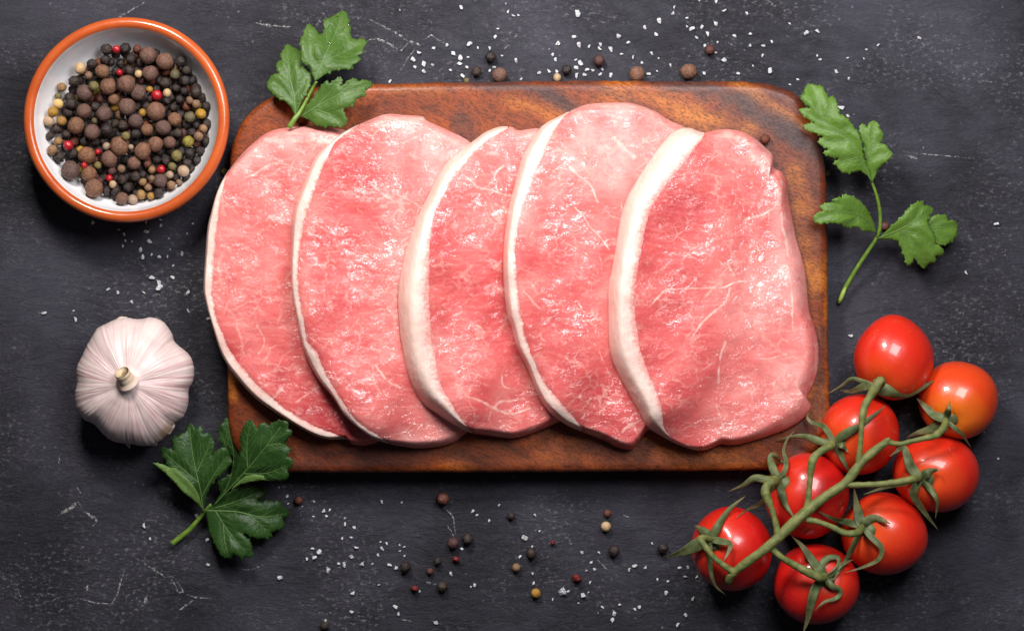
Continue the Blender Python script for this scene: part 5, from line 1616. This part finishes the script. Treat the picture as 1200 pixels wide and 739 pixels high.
# ------------------------------------------------------------------ loose peppercorns
LOOSE = [  # px, py, r px, kind, resting height, label
    (575, 67, 7.5, 'B', 0, 'dark wrinkled peppercorn above the board, upper of a pair beside an allspice berry'),
    (558.5, 84, 7, 'B', 0, 'dark wrinkled peppercorn touching the top board edge, leftmost of the row'),
    (585.5, 88, 10, 'A', 0, 'brown allspice berry half hidden by the top board edge, leftmost of three'),
    (664, 82, 7, 'B', 0, 'black peppercorn among the densest salt at the top board edge'),
    (653, 91, 5.5, 'C', 0, 'small cream peppercorn peeping over the top board edge'),
    (547, 95, 4.5, 'G', 0, 'tiny olive peppercorn peeping over the top board edge'),
    (702, 71, 7.5, 'M', 0, 'reddish brown peppercorn above the board amid the salt'),
    (746.5, 87, 10, 'A', 0, 'tan brown allspice berry at the top board edge, middle of three'),
    (807, 84, 10.5, 'A', 0, 'brown allspice berry at the top board edge, rightmost of three'),
    (832, 58.5, 6.8, 'M', 0, 'dark brown peppercorn apart from the others above the board, between two salt grains'),
    (1037, 265, 6, 'M', 0, 'reddish brown berry tucked beside the stem of the right parsley sprig'),
    (970, 203, 4.5, 'G', 0.0, 'small olive peppercorn at the right edge of the board under the parsley'),
    (897, 163, 6.5, 'M', BOARD_T, 'dark brown peppercorn on the board at the upper corner of the rightmost steak'),
    (263, 201, 4.5, 'G', 0.0, 'tiny green peppercorn between the bowl and the leftmost steak'),
    (350, 586, 5.5, 'M', 0, 'reddish brown pepper fragment beside the lower left parsley sprig'),
    (519, 584, 8, 'M', 0, 'dim brown peppercorn in the shadow below the board'),
    (475, 664, 8, 'B', 0, 'wrinkled dark peppercorn below the board at the end of the salt trail'),
    (531, 636, 7.5, 'M', 0, 'brown peppercorn below the board, above a red one'),
    (548, 631, 7.5, 'B', 0, 'almost black peppercorn right of a brown one below the board'),
    (534.5, 655, 5.5, 'H', 0, 'red pepper husk below the board under the brown peppercorn'),
    (486, 689, 5.5, 'H', 0, 'red pepper husk with a salt grain, lower left of the scattered peppercorns'),
    (518.5, 687, 7, 'B', 0, 'dark peppercorn near the bottom edge, right of a red husk'),
    (513, 657, 5.5, 'B', 0, 'dark broken peppercorn piece in the middle of the lower left scatter'),
    (504, 669, 4.5, 'M', 0, 'small brown peppercorn fragment under a dark broken piece'),
    (380.5, 733, 6.5, 'B', 0, 'black peppercorn at the bottom edge of the picture'),
    (599, 604, 5.5, 'B', 0, 'black peppercorn in the shadow just below the middle of the board'),
    (622.5, 648, 7, 'B', 0, 'black peppercorn beside the big salt flake below the board'),
    (605, 664.5, 5.8, 'T', 0, 'tan brown peppercorn left of a black one below the board'),
    (628, 694.5, 6.3, 'T', 0, 'round tan peppercorn beside the largest salt flake near the bottom'),
    (710, 616.5, 6.6, 'C', 0, 'pale cream peppercorn below the board, the lightest on the slate'),
    (712, 601, 5, 'M', 0, 'dim brown peppercorn just above the pale cream one'),
    (719.5, 645, 7.8, 'B', 0, 'brownish black wrinkled peppercorn below the pale cream one'),
    (676, 677, 7.2, 'H', 0, 'dark red wrinkled peppercorn above a salt flake near the bottom'),
    (648, 635, 4.0, 'H', 0, 'small dark red husk fragment below the board'),
    (777, 642, 7.2, 'B', 0, 'black peppercorn beside the leftmost tomato'),
]
rl = random.Random(77)
for px, py, r, kd, z0, lb in LOOSE:
    rw = r * MPP * 0.93
    if (px, py) in ((585.5, 88), (746.5, 87), (653, 91), (547, 95)):
        z = rw
    else:
        z = z0 + rw * 0.95
    add_berry(kd, tuple(P(px, py, z)), rw, lb, 'loose peppercorns on the slate' if z0 == 0 else None, rr=rl)

# ------------------------------------------------------------------ salt crystals
def salt_material():
    m, nt, b = new_mat('salt_crystal')
    co = objco(nt)
    b.inputs['Base Color'].default_value = (0.80, 0.79, 0.81, 1)
    b.inputs['Roughness'].default_value = 0.35
    b.inputs['Transmission Weight'].default_value = 0.08
    b.inputs['IOR'].default_value = 1.5
    b.inputs['Subsurface Weight'].default_value = 0.2
    b.inputs['Subsurface Scale'].default_value = 0.001
    setin(nt, b.inputs['Normal'], bump(nt, noise(nt, co, 2.5, 3), 0.25, 0.5))
    return m


M_SALT = salt_material()
SALT_MESH = []
rs_ = random.Random(12)
for s in range(9):
    bm = bmesh.new()
    for i in range(14):
        sx = rs_.choice((-1, 1)) if i < 8 else rs_.uniform(-1, 1)
        bm.verts.new((rs_.uniform(0.55, 1) * sx, rs_.uniform(-0.9, 0.9), rs_.uniform(-0.6, 0.6)))
    r = bmesh.ops.convex_hull(bm, input=bm.verts)
    bmesh.ops.delete(bm, geom=[v for v in bm.verts if not v.link_faces], context='VERTS')
    bmesh.ops.bevel(bm, geom=bm.edges[:], offset=0.10, segments=1, affect='EDGES')
    me = bpy.data.meshes.new('salt_crystal')
    bm.to_mesh(me)
    bm.free()
    me.materials.append(M_SALT)
    SALT_MESH.append(me)

SALT = [
    ('above', (430, 0), 4.8, [(530, 43, 16), (797, 67, 11), (823, 92, 12), (853, 87, 9), (722, 207, 14), (735, 160, 9), (575, 250, 18), (450, 255, 14), (372, 270, 12), (293, 300, 16), (260, 335, 18), (270, 377, 13), (320, 360, 16), (320, 402, 16), (368, 365, 11), (130, 457, 12), (485, 300, 16), (525, 325, 20), (522, 358, 14), (563, 378, 13), (470, 395, 11), (540, 428, 17),
                              (568, 322, 9), (625, 270, 9), (687, 273, 12), (838, 343, 14), (760, 312, 8), (715, 378, 13), (690, 398, 10), (1075, 247, 16), (1045, 307, 10), (1060, 332, 11), (968, 410, 16), (1025, 397, 14), (1068, 403, 13), (868, 443, 9), (185, 57, 7), (780, 22, 7)]),
    ('above', (640, 0), 4.615, [(170, 75, 26), (150, 200, 15), (178, 243, 18), (65, 237, 15), (235, 252, 12), (295, 243, 12), (287, 267, 16), (345, 270, 17), (390, 200, 18), (443, 232, 13), (533, 150, 13), (597, 187, 14), (612, 113, 20), (682, 73, 13), (690, 40, 12), (572, 290, 13), (410, 293, 11), (468, 310, 13), (518, 340, 12), (555, 400, 14), (600, 385, 8), (608, 315, 7),
                                (670, 356, 11), (350, 407, 16), (293, 403, 14), (303, 375, 10), (250, 380, 12), (222, 377, 14), (208, 404, 14), (163, 366, 17), (185, 340, 17), (160, 325, 10), (52, 320, 11), (35, 295, 9), (160, 410, 18), (763, 97, 10), (763, 142, 9), (790, 155, 20), (842, 147, 13), (870, 187, 17), (813, 203, 12), (918, 130, 15), (967, 60, 14), (923, 10, 14), (1087, 72, 11),
                                (1017, 195, 12), (1105, 183, 10), (1102, 247, 9), (927, 228, 8), (858, 247, 10), (918, 285, 9), (965, 327, 18), (855, 397, 12), (1037, 397, 11), (1118, 356, 6), (830, 1, 9)]),
    ('above', (860, 0), 3.53, [(53, 55, 9), (230, 100, 7), (300, 137, 12), (347, 130, 11), (68, 141, 6), (157, 173, 8), (122, 190, 9), (67, 188, 6), (345, 231, 7), (358, 246, 8), (470, 240, 8), (423, 295, 9), (476, 325, 9), (265, 329, 8), (150, 293, 14), (232, 350, 6), (767, 157, 12), (597, 187, 8), (15, 303, 8), (548, 205, 6), (538, 243, 5), (118, 230, 7)]),
    ('right', (0, 0), 1.0, [(985, 125, 4.5), (993.5, 135.7, 2.8), (1131.5, 320, 3.2), (1168, 262.5, 4.2), (996.5, 392.5, 3.2), (1170, 537, 1.6)]),
    ('left', (30, 240), 4.444, [(348, 95, 12), (485, 127, 9), (513, 153, 12), (520, 187, 8), (508, 213, 12), (553, 192, 7), (627, 140, 15), (645, 190, 16), (597, 232, 14), (608, 272, 18), (653, 258, 11), (692, 272, 14), (738, 270, 10), (815, 255, 13), (745, 175, 9), (703, 80, 10), (703, 110, 10), (627, 90, 9), (872, 97, 8), (840, 150, 7), (768, 316, 9), (765, 377, 14),
                                (657, 383, 18), (695, 405, 14), (695, 432, 20), (845, 457, 14), (615, 457, 11), (845, 553, 13), (950, 592, 12), (430, 440, 12), (480, 456, 12), (553, 507, 11), (97, 563, 15), (263, 593, 17), (250, 551, 7), (752, 232, 6)]),
    ('sprig', (0, 0), 1.0, [(230, 604.5, 3.6), (168, 616, 3.4), (176, 631, 2.0), (243, 632, 2.8), (243.5, 661, 2.6)]),
    ('below', (320, 560), 4.127, [(28, 45, 8), (68, 87, 9), (73, 123, 9), (198, 112, 7), (142, 137, 6), (242, 156, 13), (273, 155, 10), (257, 181, 9), (195, 185, 8), (347, 222, 11), (347, 193, 7), (393, 240, 11), (337, 290, 9), (379, 286, 9), (222, 355, 16), (190, 340, 10), (203, 382, 13), (163, 390, 10), (267, 446, 16), (343, 418, 18), (318, 412, 10), (402, 338, 13), (380, 379, 11), (424, 417, 15),
                                  (479, 415, 8), (528, 342, 13), (547, 317, 10), (519, 308, 7), (508, 370, 10), (563, 420, 14), (597, 433, 11), (612, 350, 8), (635, 332, 9), (612, 323, 7), (635, 375, 8), (523, 115, 10), (620, 118, 8), (32, 480, 18), (383, 552, 13), (378, 645, 13), (511, 514, 9), (590, 620, 14), (606, 656, 12), (254, 687, 10), (789, 700, 13), (860, 463, 11), (913, 341, 10),
                                  (965, 162, 12), (985, 178, 9), (1045, 203, 8), (975, 517, 10), (957, 524, 7), (708, 547, 9)]),
    ('lower', (560, 560), 4.127, [(103, 130, 9), (275, 180, 9), (55, 203, 7), (300, 256, 8), (226, 287, 22), (263, 330, 9), (204, 378, 11), (265, 460, 8), (270, 508, 13), (403, 550, 27), (360, 585, 10), (437, 545, 8), (508, 562, 18), (533, 550, 8), (540, 503, 11), (487, 602, 6), (505, 359, 10), (585, 361, 10), (547, 407, 8), (563, 437, 9), (523, 445, 9), (602, 623, 10), (685, 610, 8), (660, 655, 13),
                                  (652, 682, 12), (780, 622, 12), (760, 633, 9), (729, 442, 13), (760, 422, 13), (806, 432, 11), (868, 488, 8), (921, 497, 8), (975, 433, 10), (1015, 430, 11), (1003, 477, 9), (1057, 475, 10), (910, 554, 13), (1043, 582, 11), (1005, 660, 13), (963, 707, 14), (843, 315, 7), (580, 651, 5)]),
]
SALT_TEXT = {'above': ('small white salt crystal scattered on the slate above the board', 'salt crystals above the board'),
             'right': ('white salt grain lying alone on the slate right of the board', 'lone salt grains right of the board'),
             'left': ('white salt grain on the slate between the bowl and the garlic', 'salt grains between bowl and garlic'),
             'sprig': ('white salt grain beside the lower left parsley sprig', 'salt grains around the lower left parsley'),
             'below': ('white salt grain in the trail below the left half of the board', 'salt grains below the left half of the board'),
             'lower': ('white salt grain on the slate below the right half of the board', 'salt grains below the right half of the board')}
SPECIAL = {('above', 170, 75): 'largest oblong salt crystal above the board', ('lower', 403, 550): 'largest tall salt flake near the bottom, beside a tan peppercorn',
           ('lower', 226, 287): 'big pointed salt flake above a black peppercorn below the board', ('below', 32, 480): 'blocky salt crystal alone at the left end of the trail below the parsley'}
rs_ = random.Random(99)
for area_k, (ox, oy), q, lst in SALT:
    for x, y, r in lst:
        px, py, rp = ox + x / q, oy + y / q, r / q
        rw = rp * MPP * 1.0
        o = bpy.data.objects.new('salt_crystal', rs_.choice(SALT_MESH))
        link(o)
        o.scale = (rw * rs_.uniform(0.85, 1.15), rw * rs_.uniform(0.75, 1.1), rw * rs_.uniform(0.7, 1.0))
        o.location = P(px, py, rw * 0.5)
        o.rotation_euler = (rs_.uniform(-0.4, 0.4), rs_.uniform(-0.4, 0.4), rs_.uniform(0, 6.28))
        sp = SPECIAL.get((area_k, x, y))
        tag(o, sp or SALT_TEXT[area_k][0], 'salt', None if sp else SALT_TEXT[area_k][1])


LANDMARKS = [((585, 88), 'the leftmost allspice berry at the board top'), ((664, 82), 'the black peppercorn at the board top'), ((746, 87), 'the middle allspice berry at the board top'),
             ((807, 84), 'the rightmost allspice berry at the board top'), ((832, 58), 'the lone dark peppercorn above the board'), ((702, 71), 'the reddish brown peppercorn above the board'),
             ((575, 67), 'the dark peppercorn above the leftmost allspice'), ((430, 60), 'the top left parsley sprig'), ((945, 105), 'the top leaf of the right parsley sprig'),
             ((1083, 270), 'the right parsley leaf'), ((1000, 385), 'the topmost tomato'), ((1150, 555), 'the lowest right tomato'), ((180, 262), 'the bowl'), ((125, 372), 'the garlic bulb'),
             ((240, 310), 'the leftmost steak'), ((205, 640), 'the lower left parsley stem'), ((340, 590), 'the lower left parsley leaves'), ((475, 664), 'the wrinkled peppercorn ending the salt trail'),
             ((531, 636), 'the brown peppercorn below the board'), ((486, 689), 'the lower left red husk'), ((518, 687), 'the lowest dark peppercorn'), ((599, 604), 'the black peppercorn in the board shadow'),
             ((622, 648), 'the black peppercorn by the pointed flake'), ((657, 693), 'the largest salt flake'), ((628, 694), 'the round tan peppercorn'), ((710, 616), 'the pale cream peppercorn'),
             ((719, 645), 'the brownish peppercorn under the cream one'), ((676, 677), 'the dark red peppercorn'), ((777, 642), 'the black peppercorn by the tomatoes'), ((800, 690), 'the leftmost tomato'),
             ((350, 670), 'the blocky lone salt crystal'), ((519, 584), 'the dim brown peppercorn below the board')]
WAYS = ['right of', 'up and right of', 'above', 'up and left of', 'left of', 'down and left of', 'below', 'down and right of']


def single_out_salt():
    cells = {}
    shared = {t[0] for t in SALT_TEXT.values()}
    for o in COL.objects:
        if o.get('label') in shared:
            px, py = o.location.x / MPP + 600, 369.5 - o.location.y / MPP
            (lx, ly), txt = min(LANDMARKS, key=lambda m: (m[0][0] - px) ** 2 + (m[0][1] - py) ** 2)
            way = WAYS[round(math.degrees(math.atan2(ly - py, px - lx)) / 45) % 8]
            cells.setdefault((way, txt), []).append((math.hypot(px - lx, py - ly), o))
    for (way, txt), lst in cells.items():
        lst.sort(key=lambda t: t[0])
        for i, (d, o) in enumerate(lst):
            extra = '' if len(lst) == 1 else (', nearest one' if i == 0 else f', {ORD[i]} nearest')
            o['label'] = f'salt grain {way} {txt}{extra}'


single_out_salt()
